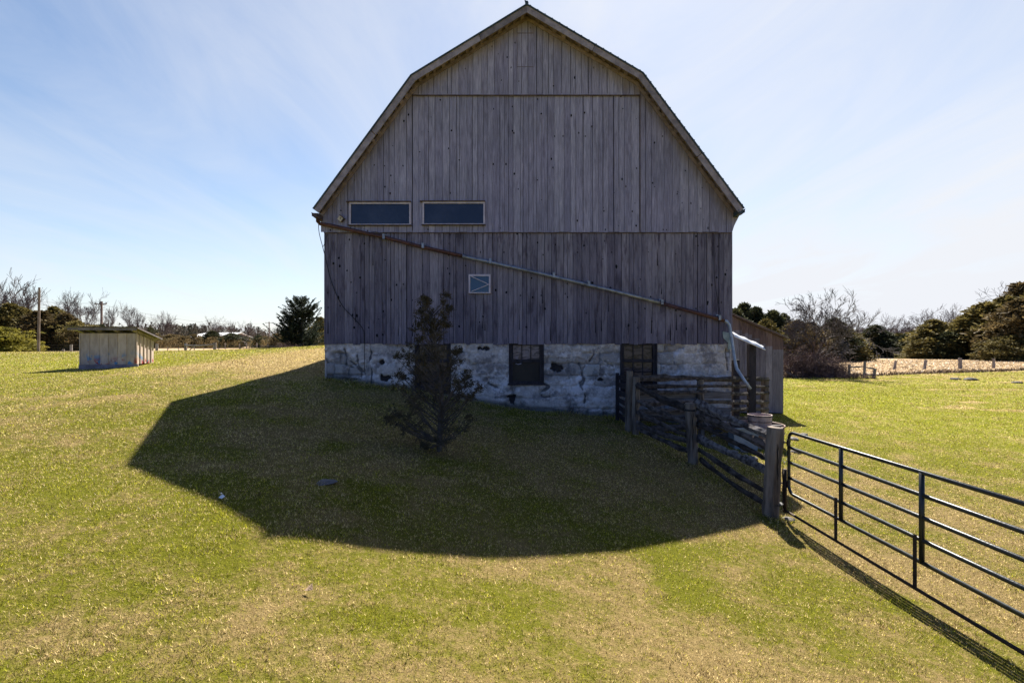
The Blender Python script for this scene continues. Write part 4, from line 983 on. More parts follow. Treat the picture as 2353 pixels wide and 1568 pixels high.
# ------------------------------------------------------------------ utility poles and wires
M_pole = mat_simple('pole_wood', (.13, .095, .08), (.24, .185, .155), 5, .9, stretch=(1, 1, .2))
def upole(px, d, pytop, label, r=.15, cross=True, lean_=0):
    x = wx(px, d); g = h(x, d) - .3; zt = wz(pytop, d); u = thing('utility_pole', (x, d, g), label, 'utility pole')
    mb = MB(); mb.tube([(x - lean_*(1-t), d, g + (zt-g)*t) for t in np.linspace(0, 1, 6)], [r*(1.15-.3*t) for t in np.linspace(0, 1, 6)], 8); mb.build('pole', M_pole, u)
    if cross:
        mb = MB(); cw_ = 14 / F * d if d < 100 else 1.25; mb.bar((x - cw_, d - .15, zt - .40), (x + cw_, d - .15, zt - .36), .12, .12); mb.build('crossarm', M_pole, u)
        for s in (-.9*cw_, .9*cw_, -.15): mb = MB(); mb.tube([(x + s, d - .15, zt - .36), (x + s, d - .15, zt - .12)], .05, 6); mb.build('insulator', M_dkwood, u)
    return Vector((x, d, zt - .3))
q1 = upole(233, 68, 692, 'tall utility pole with crossarm rising behind the small shed', .15)
q2 = upole(618, 172, 739, 'distant utility pole with crossarm left of the spruce', .2)
upole(90, 47, 660, 'slender pale pole without crossarm at the left lawn edge', .10, False, .1)
def wire(a, b, sag, label, r=.018):
    mb = MB(); pts = [a.lerp(b, t) - Vector((0, 0, sag*4*t*(1-t))) for t in np.linspace(0, 1, 14)]; mb.tube(pts, r, 4, cap=False); tag(mb.build('power_line', M_cable), label, 'power line')
q0 = Vector((wx(-260, 60), 60, wz(640, 60)))
for s, nm in ((-1.1, 'upper'), (1.1, 'lower')):
    o = Vector((s, 0, 0)); o2 = Vector((s*.7, -.1, -.9 if s > 0 else 0))
    wire(q0 + o2, q1 + o2, .8, f'{nm} power line running off left from the pole behind the shed', .014)
    wire(q1 + o2, q2 + o2, 1.6, f'{nm} power line between the two poles with crossarms', .016)
q3 = at(1000, 760, 260)
wire(q2, q3, 1.5, 'power line running right from the distant pole behind the spruce', .02)

# ------------------------------------------------------------------ far fences and gate on the left
M_gpost = mat_simple('grey_post', (.15, .13, .12), (.30, .27, .25), 4, .9, stretch=(1, 1, .3))
lf = thing('post_fence', (wx(426, 50), 50, h(wx(426, 50), 50)), 'grey post and rail fence at the far edge of the left lawn', 'fence')
for px, pt, r in ((-30, 790, .11), (145, 802, .12), (163, 791, .12), (360, 789, .13), (385, 796, .04), (410, 797, .03), (426, 788, .14), (446, 793, .045), (468, 797, .03), (493, 786, .15)): post(lf, wx(px, 50), 50, wz(pt, 50), r, M_gpost)
mb = MB(); mb.tube([(wx(426, 50), 49.85, wz(792.5, 50)), (wx(460, 50), 49.85, wz(793.5, 50)), (wx(494, 50), 49.85, wz(791, 50))], .075, 6); mb.build('rail', M_gpost, lf)
mb = MB(); mb.tube([(wx(436, 50), 49.8, wz(806, 50)), (wx(448, 50), 49.8, wz(795, 50))], .05, 6); mb.build('brace', M_gpost, lf)
for z in (-.35, -.6, -.85): mb = MB(); mb.tube([(wx(-60, 50), 50, z - .05), (wx(360, 50), 50, z), (wx(426, 50), 50, z)], .008, 3); mb.build('wire', M_cable, lf)
g2 = thing('farm_gate', (wx(560, 45), 45, h(wx(560, 45), 45)), 'low grey tubular gate beyond the crest between the left fence and the spruce', 'gate')
mb = MB(); x0, x1, zt, z2 = wx(501, 45), wx(655, 45), wz(795.5, 45), wz(806, 45)
mb.tube([(x1, 45, z2 + .2), (x1, 45, zt), (x0 + .1, 45, zt), (x0, 45, zt - .1), (x0, 45, z2), (x1, 45, z2)], .035, 6); mb.build('gate_frame', M_gate, g2)
for f in (.33, .62): mb = MB(); mb.tube([(x0 + (x1-x0)*f, 45, zt), (x0 + (x1-x0)*f, 45, z2)], .03, 6); mb.build('gate_upright', M_gate, g2)
for i in (1, 2): mb = MB(); mb.tube([(x0, 45, zt + (z2-zt)*i/3), (x1, 45, zt + (z2-zt)*i/3)], .022, 5); mb.build('gate_rail', M_gate, g2)
# second line of small posts across the road
rf2 = thing('post_fence', (wx(600, 72), 72, h(wx(600, 72), 72)), 'line of thin posts across the gravel road below the hill', 'fence')
for px in (517, 550, 566, 590, 615, 640, 670, 700): post(rf2, wx(px, 72), 72, wz(787 + random.uniform(-1, 2), 72), .07, M_gpost)

# right wire fence
rfz = thing('post_fence', (wx(2127, 53), 53, h(wx(2127, 53), 53)), 'row of leaning grey posts along the straw field on the right', 'fence')
RPOST = [(1836, 833, 43.0, .17, .12), (1878, 843, 43.2, .08, -.1), (1913, 846, 42.5, .07, .05), (1951.6, 836, 42.6, .10, .06), (1987, 831, 41.8, .11, .10), (2010, 847, 41.0, .12, .12), (2058, 828.5, 54.0, .13, .25), (2127, 826, 54.5, .14, .22), (2205.6, 822, 55.0, .18, .02), (2283, 823, 56.0, .14, .03), (2362, 824, 57, .14, .05), (2450, 824, 58, .14, -.05)]
for px, pt, d, r, ln in RPOST: post(rfz, wx(px, d), edge_line(wx(px, d)) if 0 else d, wz(pt, d), r, M_gpost, lean_=(ln, 0))
for z in (-2.25, -2.55, -2.85):
    for a, b in zip(RPOST[6:-1], RPOST[7:]): mb = MB(); mb.tube([(wx(a[0], a[2]), a[2], z), (wx(b[0], b[2]), b[2], z - .02)], .010, 3); mb.build('wire', M_cable, rfz)
for (a, b, za, zb2) in ((4, 5, 843, 847), (3, 4, 843, 840), (4, 5, 858, 862)):
    A, B = RPOST[a], RPOST[b]; mb = MB(); log(mb, (wx(A[0], A[2]), A[2] - .1, wz(za, A[2])), (wx(B[0], B[2]), B[2] - .1, wz(zb2, B[2])), .07, n=6, k=5); mb.build('rail', M_gpost, rfz)
mb = MB(); log(mb, at(1806, 853, 42.5), at(1832, 868, 42), .10, n=6, k=4); mb.build('brace', M_gpost, rfz)

# long white roofed building far left
lb = thing('farm_building', (wx(475, 165), 165, h(wx(475, 165), 165)), 'long low building with bright white roof far behind the left bushes', 'building')
x0, x1 = wx(432, 165), wx(524, 165); zr_, ze_ = wz(762.5, 165), wz(774, 165); gb_ = h(wx(475, 165), 165)
mb = MB(); mb.add([(x0 - .5, 164, ze_), (x1 + .5, 164, ze_), (x1 + .5, 172, zr_), (x0 + 2.2, 172, zr_), (x0 - .5, 180, ze_), (x1 + .5, 180, ze_)], [[0, 1, 2, 3], [3, 2, 5, 4], [0, 3, 4]], .5)
o = mb.build('roof', mat_simple('white_roof', (.70, .70, .72), (.8, .8, .8), .5, .5, bump=0), lb); m_ = o.modifiers.new('t', 'SOLIDIFY'); m_.thickness = .15
mb = MB(); mb.box(x0, x1, 164.6, 179.4, gb_ - 1, ze_ - .02); mb.build('wall', M_trim, lb)

# ================================================================== TREES
def limb_grow(rs, base, d0, L0, r0, levels, spread, up, nchild=(3, 4), shrink=.68, kink=.22, segs=5, minr=.006, twist=1.0):
    """returns list of (level, pts, radii)"""
    out = []; stack = [(np.array(base, float), np.array(d0, float), L0, r0, 0)]
    while stack:
        p, d, L, r, lv = stack.pop(); pts = [p]; rr = [r]; d = d / np.linalg.norm(d); ns_ = segs if lv < 2 else 3
        for i in range(ns_):
            d = d + rs.randn(3) * kink * (.5 if lv == 0 else (1 if lv < 3 else .55)) + np.array([0, 0, up]) * (.0 if lv == 0 else 1); d /= np.linalg.norm(d)
            p = p + d * L / ns_; pts.append(p); rr.append(r * (1 - .55*(i+1)/ns_))
        out.append((lv, pts, rr))
        if lv < levels:
            nc = rs.randint(nchild[0], nchild[1] + 1) + (2 if lv == 0 else 0)
            for c_ in range(nc):
                t = rs.uniform(.35, 1.0) if lv else rs.uniform(.30, 1.0)
                if c_ == 0: t = 1.0
                k = min(int(t * ns_), ns_ - 1); f = t * ns_ - k; q_ = pts[k] * (1 - f) + pts[k+1] * f
                a = rs.rand() * 2 * np.pi; perp = np.cross(d, [math.cos(a), math.sin(a), .3]); perp /= np.linalg.norm(perp) + 1e-9
                nd = d * (1 - spread) + perp * spread * (0.5 + .8 * rs.rand())
                stack.append((q_, nd, L * shrink * rs.uniform(.7, 1.15), max(rr[k] * .62, minr), lv + 1))
    return out
def bare_tree_meshes(rs, hgt, levels=4, spread=.45, up=.07, r0=None, trunk=.36, minr=.012, nchild=(3, 4), shrink=.72):
    br = limb_grow(rs, (0, 0, 0), (0, 0, 1), hgt * trunk, r0 or hgt * .02, levels, spread, up, nchild=nchild, shrink=shrink, minr=minr, kink=.13)
    top = max(p[2] for _, pts, _ in br for p in pts); s_ = hgt / top
    T, C = MB(), MB()
    for lv, pts, rr in br:
        pts = [Vector(p * s_) for p in pts]
        (T if lv == 0 else C).tube(pts, [max(r_, .015) for r_ in rr], 7 if lv == 0 else (5 if lv == 1 else 3), random.random(), cap=False)
    return T, C
def mesh_of(name, mb, m):
    o = mb.build(name, m); me_ = o.data; bpy.data.objects.remove(o); return me_
def leaf_cloud(rs, centres, radii, nleaf, size, aspect=2.2, upb=.5, flat=1.0):
    """little four cornered leaf sprays scattered round clump centres; tones vary clump by clump"""
    P, T = [], []
    for c_, r in zip(centres, radii):
        k = max(int(nleaf * rs.uniform(.6, 1.3)), 4)
        d = rs.randn(k, 3); d /= np.linalg.norm(d, axis=1, keepdims=True); rad = rs.rand(k, 1) ** .45
        pos = np.array(c_) + d * rad * r * np.array([1, 1, flat])
        ax = d * .7 + rs.randn(k, 3) * .5 + np.array([0, 0, upb]); ax /= np.linalg.norm(ax, axis=1, keepdims=True)
        sd_ = np.cross(ax, rs.randn(k, 3)); sd_ /= np.linalg.norm(sd_, axis=1, keepdims=True)
        s_ = size * (.5 + rs.rand(k, 1)); a = ax * s_; b = sd_ * s_ / aspect / 2
        P.append(np.stack([pos - b*.6, pos + a*.55 - b, pos + a, pos + a*.45 + b], 1)); T.append(np.clip(rs.rand() * .65 + rs.rand(k) * .5 - .05, 0, 1))
    return np.concatenate(P), np.concatenate(T)
def cone_profile(kind, t):
    if kind == 'cedar': return (0.62 + .38*math.sin(min(t*3.0, math.pi/2))) * (1 - t)**.62 * 1.05 + .03
    if kind == 'round': return math.sqrt(max(0, 1 - (2*t - .8)**2 / 1.5)) * (1 if t < .85 else (1-t)/.15*.6 + .4)
    return (1 - t) ** .9 * 1.0 + .03
def evergreen_mesh(rs, kind, hgt=1.0, width=.5, n=260, nleaf=34, size=.05):
    cs, rr = [], []
    lob = rs.rand(6) * 6.28
    for i in range(n):
        t = rs.rand() ** 1.1; a = rs.rand() * 2 * np.pi
        wob = 1 + .20*math.sin(2*a + lob[0] + 5*t) + .20*math.sin(3*a + lob[1] - 11*t) + .18*math.sin(5*a + lob[2] + 23*t) + .14*math.sin(7*a + lob[3] + 41*t) + rs.randn()*.12
        r = width/2 * cone_profile(kind, t) * wob * (rs.uniform(.55, 1) if rs.rand() < .8 else rs.uniform(.1, .6))
        cs.append((r*math.cos(a), r*math.sin(a), hgt*(.03 + .95*t))); rr.append(size * rs.uniform(1.0, 1.9) * (1.15 - .55*t))
    cs.append((0, 0, hgt*.985)); rr.append(size*.7)
    for i in range(9):                                              # secondary leaders make the top ragged
        a = rs.rand()*6.28; q = width*rs.uniform(.05, .30); zt_ = hgt*(1 - q/width*1.5)*rs.uniform(.90, 1.05)
        for j in range(6): cs.append((q*math.cos(a), q*math.sin(a), zt_ - j*.022*hgt)); rr.append(size*(.35 + .18*j))
    return leaf_cloud(rs, cs, rr, nleaf, size)
def cloud_mesh(name, P, T, m, extra=None):
    o = fast_mesh(name, P.reshape(-1, 3), 4, T, m); me_ = o.data; bpy.data.objects.remove(o); return me_

M_bark = mat_simple('grey_bark', (.05, .042, .042), (.13, .112, .11), 3, .9, bump=.3)
M_twig = mat_simple('bare_twigs', (.045, .036, .038), (.12, .098, .10), 1.5, .9, bump=0)
M_redtwig = mat_simple('reddish_twigs', (.06, .036, .032), (.19, .125, .115), 1.2, .9, bump=0, tone_amt=.5)
L_olive = mat_leaf('olive_cedar', (.045, .038, .012), (.15, .122, .038), (.32, .255, .080))
L_dark = mat_leaf('dark_cedar', (.018, .022, .012), (.055, .060, .026), (.125, .118, .050))
L_brown = mat_leaf('bronzed_cedar', (.045, .034, .016), (.125, .092, .040), (.25, .18, .080))
L_yellow = mat_leaf('yellow_shrub', (.07, .065, .010), (.26, .23, .035), (.50, .42, .10))

rsT = np.random.RandomState(5)
BARE = []
for i in range(5):
    T_, C_ = bare_tree_meshes(rsT, 10.0, 5, (.40, .48, .36, .52, .44)[i], (.10, .06, .14, .05, .09)[i], .20, (.34, .28, .42, .26, .36)[i], .016, (3, 4) if i < 4 else (3, 4))
    BARE.append((mesh_of('trunk', T_, M_bark), mesh_of('branches', C_, M_twig)))
EVG = []
for kind, wd_, n_ in (('cedar', .52, 420), ('cedar', .62, 420), ('spire', .55, 380), ('round', .85, 460), ('cedar', .46, 420)):
    P, T_ = evergreen_mesh(rsT, kind, 1.0, wd_, n_, 30, .042)
    EVG.append((P, T_, wd_))
mt = MB(); mt.tube([(0, 0, -.05), (.01, 0, .3), (0, .01, .9)], [.022, .018, .005], 6, .5); EVT = mesh_of('trunk', mt, M_bark)
EM = {}
def ever(px, ptop, w_px, d, var, mat, label, cat='evergreen tree', group=None, name='cedar_tree', pbase=None):
    x = wx(px, d); g = h(x, d) - .1; hg = wz(ptop, d) - g; wd_ = w_px / F * d * (1.45 if px > 1650 else 1.15)
    key = (var, mat.name)
    if key not in EM: EM[key] = cloud_mesh('crown', EVG[var][0], EVG[var][1], mat)
    t = thing(name, (x, d, g), label, cat, group); t.rotation_euler = (0, 0, random.random() * 6.28)
    s_ = wd_ / EVG[var][2]; t.scale = (s_, s_, hg)
    for nm, m_ in (('crown', EM[key]), ('trunk', EVT)):
        o = bpy.data.objects.new(nm, m_); COL.objects.link(o); o.parent = t
def bare(px, ptop, d, var, label, wscale=1.0, group=None, cat='bare tree', base=None, name='bare_tree'):
    x = wx(px, d); g = h(x, d) - .2; hg = wz(ptop - (12 if px < 400 else 5), d) - g
    t = thing(name, (x, d, g), label, cat, group); t.rotation_euler = (0, 0, random.random() * 6.28); s_ = hg / 10.0; wscale *= .78 if px < 400 else 1; t.scale = (s_*wscale, s_*wscale, s_)
    for nm, m_ in zip(('trunk', 'branches'), BARE[var]):
        o = bpy.data.objects.new(nm, m_); COL.objects.link(o); o.parent = t

# left hand trees
GL, GLE = 'bare trees along the left skyline', 'evergreens behind the left fence'
for a in ((-20, 650, 74, 2, 'bare tree at the left edge, half out of the frame', 1.3), (28, 640, 72, 0, 'bare tree second from the left edge, leaning crown', 1.2), (66, 634, 70, 2, 'tallest vase shaped bare tree on the left skyline', 1.5), 
          (130, 676, 78, 1, 'spreading bare tree just right of the slender pale pole', 1.0), (196, 668, 80, 0, 'bare tree with pointed crown just left of the utility pole', 1.1), 
          (216, 700, 84, 4, 'small bare tree directly behind the utility pole', .9), (245, 700, 84, 2, 'bare tree just right of the utility pole above the shed', .9), 
          (302, 704, 96, 4, 'forked bare tree above the right end of the shed roof', 1.0), (322, 712, 96, 2, 'bare tree right of the forked one by the shed roof', .9), (368, 724, 118, 1, 'rounded bare tree far beyond the field right of the shed', 1.2), (384, 724, 118, 0, 'narrow twin of the rounded far bare tree', .9),
          (478, 730, 112, 3, 'broad bare tree in front of the white roofed building', 1.2), (497, 729, 114, 1, 'bare tree crown just right of the broad one by the white roof', 1.0), (543, 736, 135, 0, 'bare tree right of the white roofed building', .9), (566, 738, 140, 2, 'thin bare tree between the white roof and distant pole', .8),
          (583, 748, 140, 4, 'low thin bare tree left of the distant utility pole', .9), (652, 730, 58, 2, 'small pointed bare tree left of the spruce', .7), (640, 750, 66, 1, 'low bare tree just right of the distant utility pole', 1.1)):
    bare(a[0], a[1], a[2], a[3], a[4], a[5], GL)
for a in ((-25, 705, 90, 62, 0, L_olive, 'tall olive cedar cut by the left picture edge'), (22, 699, 95, 60, 1, L_olive, 'tall dense olive cedar near the left edge'), (58, 712, 80, 62, 0, L_olive, 'olive cedar behind the slender pale pole, left side'),
          (92, 716, 80, 60, 4, L_brown, 'bronzed cedar directly behind the slender pale pole'), (122, 706, 70, 64, 1, L_olive, 'olive cedar with high peak right of the pale pole'), (150, 722, 70, 61, 0, L_brown, 'bronzed cedar between the pale pole and shed'),
          (178, 738, 66, 60, 3, L_olive, 'round olive cedar just left of the shed'), (140, 727, 46, 74, 2, L_dark, 'dark pointed evergreen peeking over the hedge of cedars'), (200, 752, 60, 59, 3, L_brown, 'low bronzed cedar behind the left end of the shed'),
          (232, 746, 46, 62, 3, L_dark, 'dark rounded evergreen just over the shed roof'), (6, 752, 95, 49, 3, L_yellow, 'yellow green shrub at the left edge before the cedars'), (45, 775, 60, 50, 3, L_yellow, 'low yellow green shrub beside the slender pole'),
          (344, 752, 34, 118, 3, L_dark, 'dark distant evergreen right of the shed roof'), (392, 768, 62, 95, 3, L_brown, 'bronzed bush right of the shed'), (362, 775, 50, 90, 3, L_olive, 'low olive bush just right of the shed'),
          (420, 772, 48, 92, 3, L_brown, 'brown bush before the left end of the white roof'), (447, 768, 44, 94, 3, L_brown, 'brown bush before the middle of the white roof'), (487, 761, 50, 92, 0, L_dark, 'dark cedar splitting the view of the white roof'),
          (533, 766, 56, 92, 3, L_dark, 'dark round cedar right of the white roofed building'), (510, 772, 40, 93, 3, L_brown, 'brown bush before the right end of the white roof'), (595, 770, 34, 98, 3, L_dark, 'dark small bush left of the distant utility pole'),
          (330, 760, 44, 110, 3, L_brown, 'brown bush touching the right end of shed roof'), (640, 766, 46, 62, 3, L_brown, 'brown bush left of the spruce'), (664, 752, 44, 52, 0, L_olive, 'slim olive cedar against the left side of the spruce'),
          (735, 730, 60, 46, 1, L_olive, 'olive cedar between the spruce and the barn corner'), (716, 752, 50, 44, 3, L_olive, 'round olive cedar low beside the spruce'), (780, 725, 60, 48, 1, L_olive, 'olive cedar mostly behind the left barn corner')):
    ever(*a[:6], a[6], group=GLE)
# right hand trees
GR, GRE = 'bare trees along the right skyline', 'evergreens beyond the straw field'
for a in ((1690, 712, 62, 74, 0, L_dark, 'dark cedar just over the barn end of lean-to roof'), (1709, 700, 60, 80, 0, L_dark, 'dark pointed cedar rising highest over the lean-to'), (1738, 708, 62, 78, 1, L_dark, 'broad dark cedar above the upper lean-to roof'),
          (1776, 716, 56, 76, 4, L_dark, 'dark cedar with ragged peak above the lean-to eave'), (1800, 722, 44, 79, 1, L_dark, 'dark cedar just right of the ragged peaked one'), (1758, 735, 60, 72, 3, L_olive, 'olive cedar low behind the lean-to roof'),
          (1828, 738, 70, 74, 3, L_brown, 'bronzed cedar behind the left side of the brush'), (1862, 742, 70, 76, 1, L_brown, 'bronzed cedar behind the bare tree in the brush'), (1916, 734, 64, 78, 0, L_dark, 'dark conical cedar right of the brush thicket'),
          (1948, 756, 70, 80, 1, L_olive, 'rounded olive cedar right of the dark conical one'), (1985, 768, 44, 104, 4, L_olive, 'slim far cedar left of the dark one behind the pond'), (2011, 749, 62, 103, 0, L_dark, 'dark upright cedar behind the pond'),
          (2042, 770, 40, 106, 4, L_dark, 'low dark cedar right of the one behind the pond'), (2066, 766, 54, 107, 1, L_olive, 'olive cedar at the right end of the pond'), (2098, 762, 50, 104, 4, L_dark, 'dark slim cedar between pond and tall cedars'),
          (2112, 782, 46, 90, 0, L_olive, 'short olive cedar by the straw field edge'), (2143, 736, 86, 92, 1, L_olive, 'large leaning olive cedar right of the pond'), (2178, 764, 50, 88, 0, L_dark, 'dark cedar in the gap right of the large leaning one'),
          (2222, 726, 100, 89, 1, L_olive, 'wide olive cedar in the middle of the right tree line'), (2266, 698, 96, 88, 0, L_olive, 'tall olive cedar with a rounded peak on the right'), (2300, 722, 70, 87, 1, L_dark, 'dark cedar right of the tall rounded one'),
          (2318, 772, 74, 78, 3, L_olive, 'low spreading cedar before the tall ones at right'), (2344, 690, 110, 80, 1, L_brown, 'tall bronzed cedar near the right edge'), (2392, 668, 110, 80, 0, L_olive, 'tallest cedar cut by the right picture edge'), (2290, 790, 50, 80, 3, L_olive, 'lowest bushy cedar at the right fence corner'),
          (2245, 716, 80, 96, 0, L_brown, 'bronzed cedar behind the wide olive one, filling the tree line'), (2196, 742, 74, 97, 1, L_brown, 'bronzed cedar behind the gap right of the large leaning cedar'), (2312, 684, 84, 94, 0, L_olive, 'olive cedar top between the rounded peak and right edge'),
          (2345, 655, 90, 96, 4, L_brown, 'highest bronzed cedar top behind the right edge trees'), (2168, 752, 60, 99, 4, L_olive, 'olive cedar just behind the large leaning one')):
    ever(*a[:6], a[6], group=GRE)
for a in ((1955, 712, 132, 3, 'rounded bare tree above the cedars right of the brush', 1.0), (1935, 716, 136, 1, 'thin bare tree left of the rounded one', .9), (2030, 722, 132, 1, 'bare tree behind the pond', 1.3), (2008, 728, 138, 3, 'bare tree left of the one behind the pond', 1.1),
          (2112, 716, 128, 4, 'bare tree left of the big round crowned one', 1.2), (2147, 699, 120, 3, 'big round crowned bare tree above the leaning cedar', 1.25), (2176, 702, 122, 1, 'bare tree right beside the big round crowned one', 1.1), (2226, 706, 124, 0, 'small bare tree above the wide olive cedar', 1.0),
          (2088, 730, 134, 1, 'low bare tree in the gap above the pond cedars', 1.2), (2330, 668, 96, 1, 'bare tree rising behind the cedars near the right edge', 1.0), (2360, 640, 92, 3, 'tall bare crown at the right picture edge', 1.1), (2300, 688, 98, 2, 'thin bare top between tall cedars at right', .7)):
    bare(a[0], a[1], a[2], a[3], a[4], a[5], GR)

# brush thicket with a multi-stemmed bare tree
rsB = np.random.RandomState(23)
dB = 43.5; xB = wx(1868, dB); gB = h(xB, dB)
tb = thing('bare_tree', (xB, dB, gB), 'spreading bare tree rising out of the reddish brush thicket', 'bare tree')
T_, C_ = MB(), MB()
for k, (px, pt, r) in enumerate(((1895, 683, .13), (1868, 694, .09), (1842, 706, .10), (1885, 700, .09), (1855, 699, .08))):
    tgt = Vector((wx(px, dB), dB + random.uniform(-.8, .8), wz(pt, dB))) - Vector((xB, dB, gB)); L_ = tgt.length
    br = limb_grow(rsB, (0.12*k - .25, 0, 0), tuple(tgt.normalized()), L_*.50, r, 5, .40, .02 if k != 2 else -.04, nchild=(3, 4), shrink=.64, minr=.016, kink=.16)
    for lv, pts, rr in br: (T_ if lv == 0 else C_).tube([Vector(p) + Vector((xB, dB, gB)) for p in pts], list(rr), 6 if lv == 0 else 3, random.random(), cap=False)
T_.build('trunk', M_redtwig, tb); C_.build('branches', M_twig, tb)
def bush(rs, x, y, r, hg, nst, label, cat='brush', m=None, name='brush_thicket'):
    g = h(x, y); mb = MB()
    for k in range(nst):
        a = rs.rand() * 6.28; q_ = rs.rand() ** .6 * r * .8; bx_, by_ = x + q_*math.cos(a), y + q_*math.sin(a)*.6
        lean_ = np.array([math.cos(a)*.5 + rs.randn()*.4, math.sin(a)*.3 + rs.randn()*.3, rs.uniform(.5, 1.2)])
        br = limb_grow(rs, (bx_, by_, g - .05), lean_, hg * rs.uniform(.35, .75), .022, 2, .55, -.05, nchild=(3, 5), shrink=.62, minr=.011, kink=.30)
        for lv, pts, rr in br: mb.tube([Vector(p) for p in pts], list(rr), 3, random.random(), cap=False)
    return tag(mb.build(name, m or M_redtwig), label, cat)
for px, d, r, hg, ns_, lab in ((1822, 43.0, 1.5, 2.4, 90, 'reddish brush thicket against the right edge of the lean-to'), (1856, 43.2, 1.5, 2.9, 100, 'reddish brush thicket at the foot of the bare tree'), (1893, 43.4, 1.3, 2.3, 80, 'reddish brush thicket right of the bare tree'), (1915, 43.6, 1.0, 1.3, 45, 'low tangle of brush at the right end of the thicket')):
    bush(rsB, wx(px, d), d, r, hg, ns_, lab)
for px, d, lab in ((1925, 41.5, 'heap of dead sticks before the far fence posts'), (1975, 41.0, 'loose fallen sticks under the far fence rail'), (610, 40, 'heap of dead brush left of the spruce')):
    bush(rsB, wx(px, d) + (2.6 if px == 610 else 0), d, 1.5, .55 if px > 700 else 1.1, 40, lab, 'brush pile', name='brush_pile')

# spruce left of the barn
dS = 31.0; xS = wx(693, dS); gS = h(xS, dS) - .2; hS = wz(679, dS) - gS
sp_t = thing('spruce_tree', (xS, dS, gS), 'dark spruce with upswept tips on the crest left of the barn', 'spruce')
rsS = np.random.RandomState(3); mb = MB(); cs, axs = [], []
mb.tube([(xS, dS, gS), (xS, dS, gS + hS*.5), (xS + .02, dS, gS + hS)], [.09, .06, .012], 7)
NP, NT_ = [], []
def needles(p0, p1, dens, ln):
    v = p1 - p0; L_ = np.linalg.norm(v); k = max(int(L_ * dens), 3); t = rsS.rand(k, 1); pos = p0 + v*t; ax = v / L_
    d = rsS.randn(k, 3); d -= (d @ ax)[:, None] * ax; d /= np.linalg.norm(d, axis=1, keepdims=True)
    dr = d*.75 + ax*.75; dr /= np.linalg.norm(dr, axis=1, keepdims=True); sd_ = np.cross(dr, ax); sd_ /= np.linalg.norm(sd_, axis=1, keepdims=True) + 1e-9
    s_ = ln * (.7 + .6*rsS.rand(k, 1)); w_ = sd_ * .016
    NP.append(np.stack([pos - w_, pos + dr*s_*.6 - w_, pos + dr*s_, pos + w_], 1)); NT_.append(np.clip(rsS.rand()*.5 + rsS.rand(k)*.5, 0, 1))
for i in range(175):
    t = rsS.rand() ** .85 * .97; z0 = gS + hS * (.04 + .90*t); R_ = 1.55 * (1 - t) ** .75 * rsS.uniform(.55, 1.15) + .10; a = rsS.rand()*6.28
    pts = []
    for s_ in np.linspace(0, 1, 5):
        up_ = (.05 + .65*t) * R_ * s_ + .50 * R_ * s_**3 - .12 * R_ * s_ * (1-t); pts.append(np.array([xS + R_*s_*math.cos(a), dS + R_*s_*math.sin(a), z0 + up_]))
    mb.tube([Vector(p) for p in pts], [.018, .015, .012, .009, .006], 3, cap=False)
    for p0, p1 in zip(pts[:-1], pts[1:]): needles(p0, p1, 85, .085)
    for j in range(7):                                                # side twigs
        s_ = rsS.uniform(.3, 1); k = min(int(s_*4), 3); q_ = pts[k] + (pts[k+1]-pts[k])*(s_*4-k); b_ = a + rsS.choice([-1, 1])*rsS.uniform(.4, 1.0); Ls = R_*.42*rsS.uniform(.5, 1.1)
        q2 = q_ + np.array([math.cos(b_)*Ls, math.sin(b_)*Ls, Ls*rsS.uniform(.15, .8)]); mb.tube([Vector(q_), Vector(q2)], [.008, .004], 3, cap=False); needles(q_, q2, 90, .075)
for dz, dx in ((0, .0), (-.10, -.08), (-.16, .13), (-.22, .22), (-.3, -.18)):
    b0 = np.array([xS + dx*.3, dS + dx*.2, gS + hS*.86]); b1 = np.array([xS + dx, dS - dx*.5, gS + hS + dz*1.2]); mb.tube([Vector(b0), Vector(b1)], [.014, .008], 4); needles(b0, b1, 90, .05)
mb.build('trunk', M_bark, sp_t)
L_spruce = mat_leaf('spruce_needles', (.010, .016, .010), (.030, .042, .024), (.085, .100, .055))
fast_mesh('crown', np.concatenate(NP).reshape(-1, 3), 4, np.concatenate(NT_), L_spruce, parent=sp_t)

# scraggly red cedar in the shade before the stone wall
cxp, cyp = ground_at(1008, 1036); gC = h(cxp, cyp)
ced = thing('cedar_tree', (cxp, cyp, gC), 'scraggly dark cedar in the barn shadow before the left basement window', 'cedar tree')
rsC = np.random.RandomState(8); mb = MB(); dC = cyp
CL = [(650,170,30),(650,230,45),(840,195,45),(640,300,50),(640,370,70),(850,270,45),(840,330,62),(830,400,55),(740,430,55),(620,480,60),(690,350,45),(780,520,75),(700,600,75),(610,560,50),(480,650,60),(620,700,85),(800,650,65),(980,620,50),(960,700,60),(450,720,42),(560,800,75),(720,780,100),(900,780,60),(430,870,50),(470,925,65),(620,900,110),(800,900,95),(1020,880,55),(1040,930,50),(950,940,75),(1130,955,50),(1095,1060,52),(560,1020,90),(700,1060,110),(900,1060,100),(1010,1030,70),(400,1270,60),(550,1200,100),(750,1200,120),(950,1200,110),(1070,1250,50),(480,1330,75),(650,1350,100),(850,1340,100),(510,1110,75),(790,1430,70),(700,1470,50),(370,1240,40)]
mb.tube([(cxp, dC, gC - .1), (cxp + .05, dC, gC + 1.0), (wx((1200 + 760/2.613)/1.488, dC), dC, wz((950 + 600/2.613)/1.488, dC)), (wx((1200 + 660/2.613)/1.488, dC), dC, wz((950 + 190/2.613)/1.488, dC))], [.055, .045, .025, .006], 7)
P_, T_l = [], []
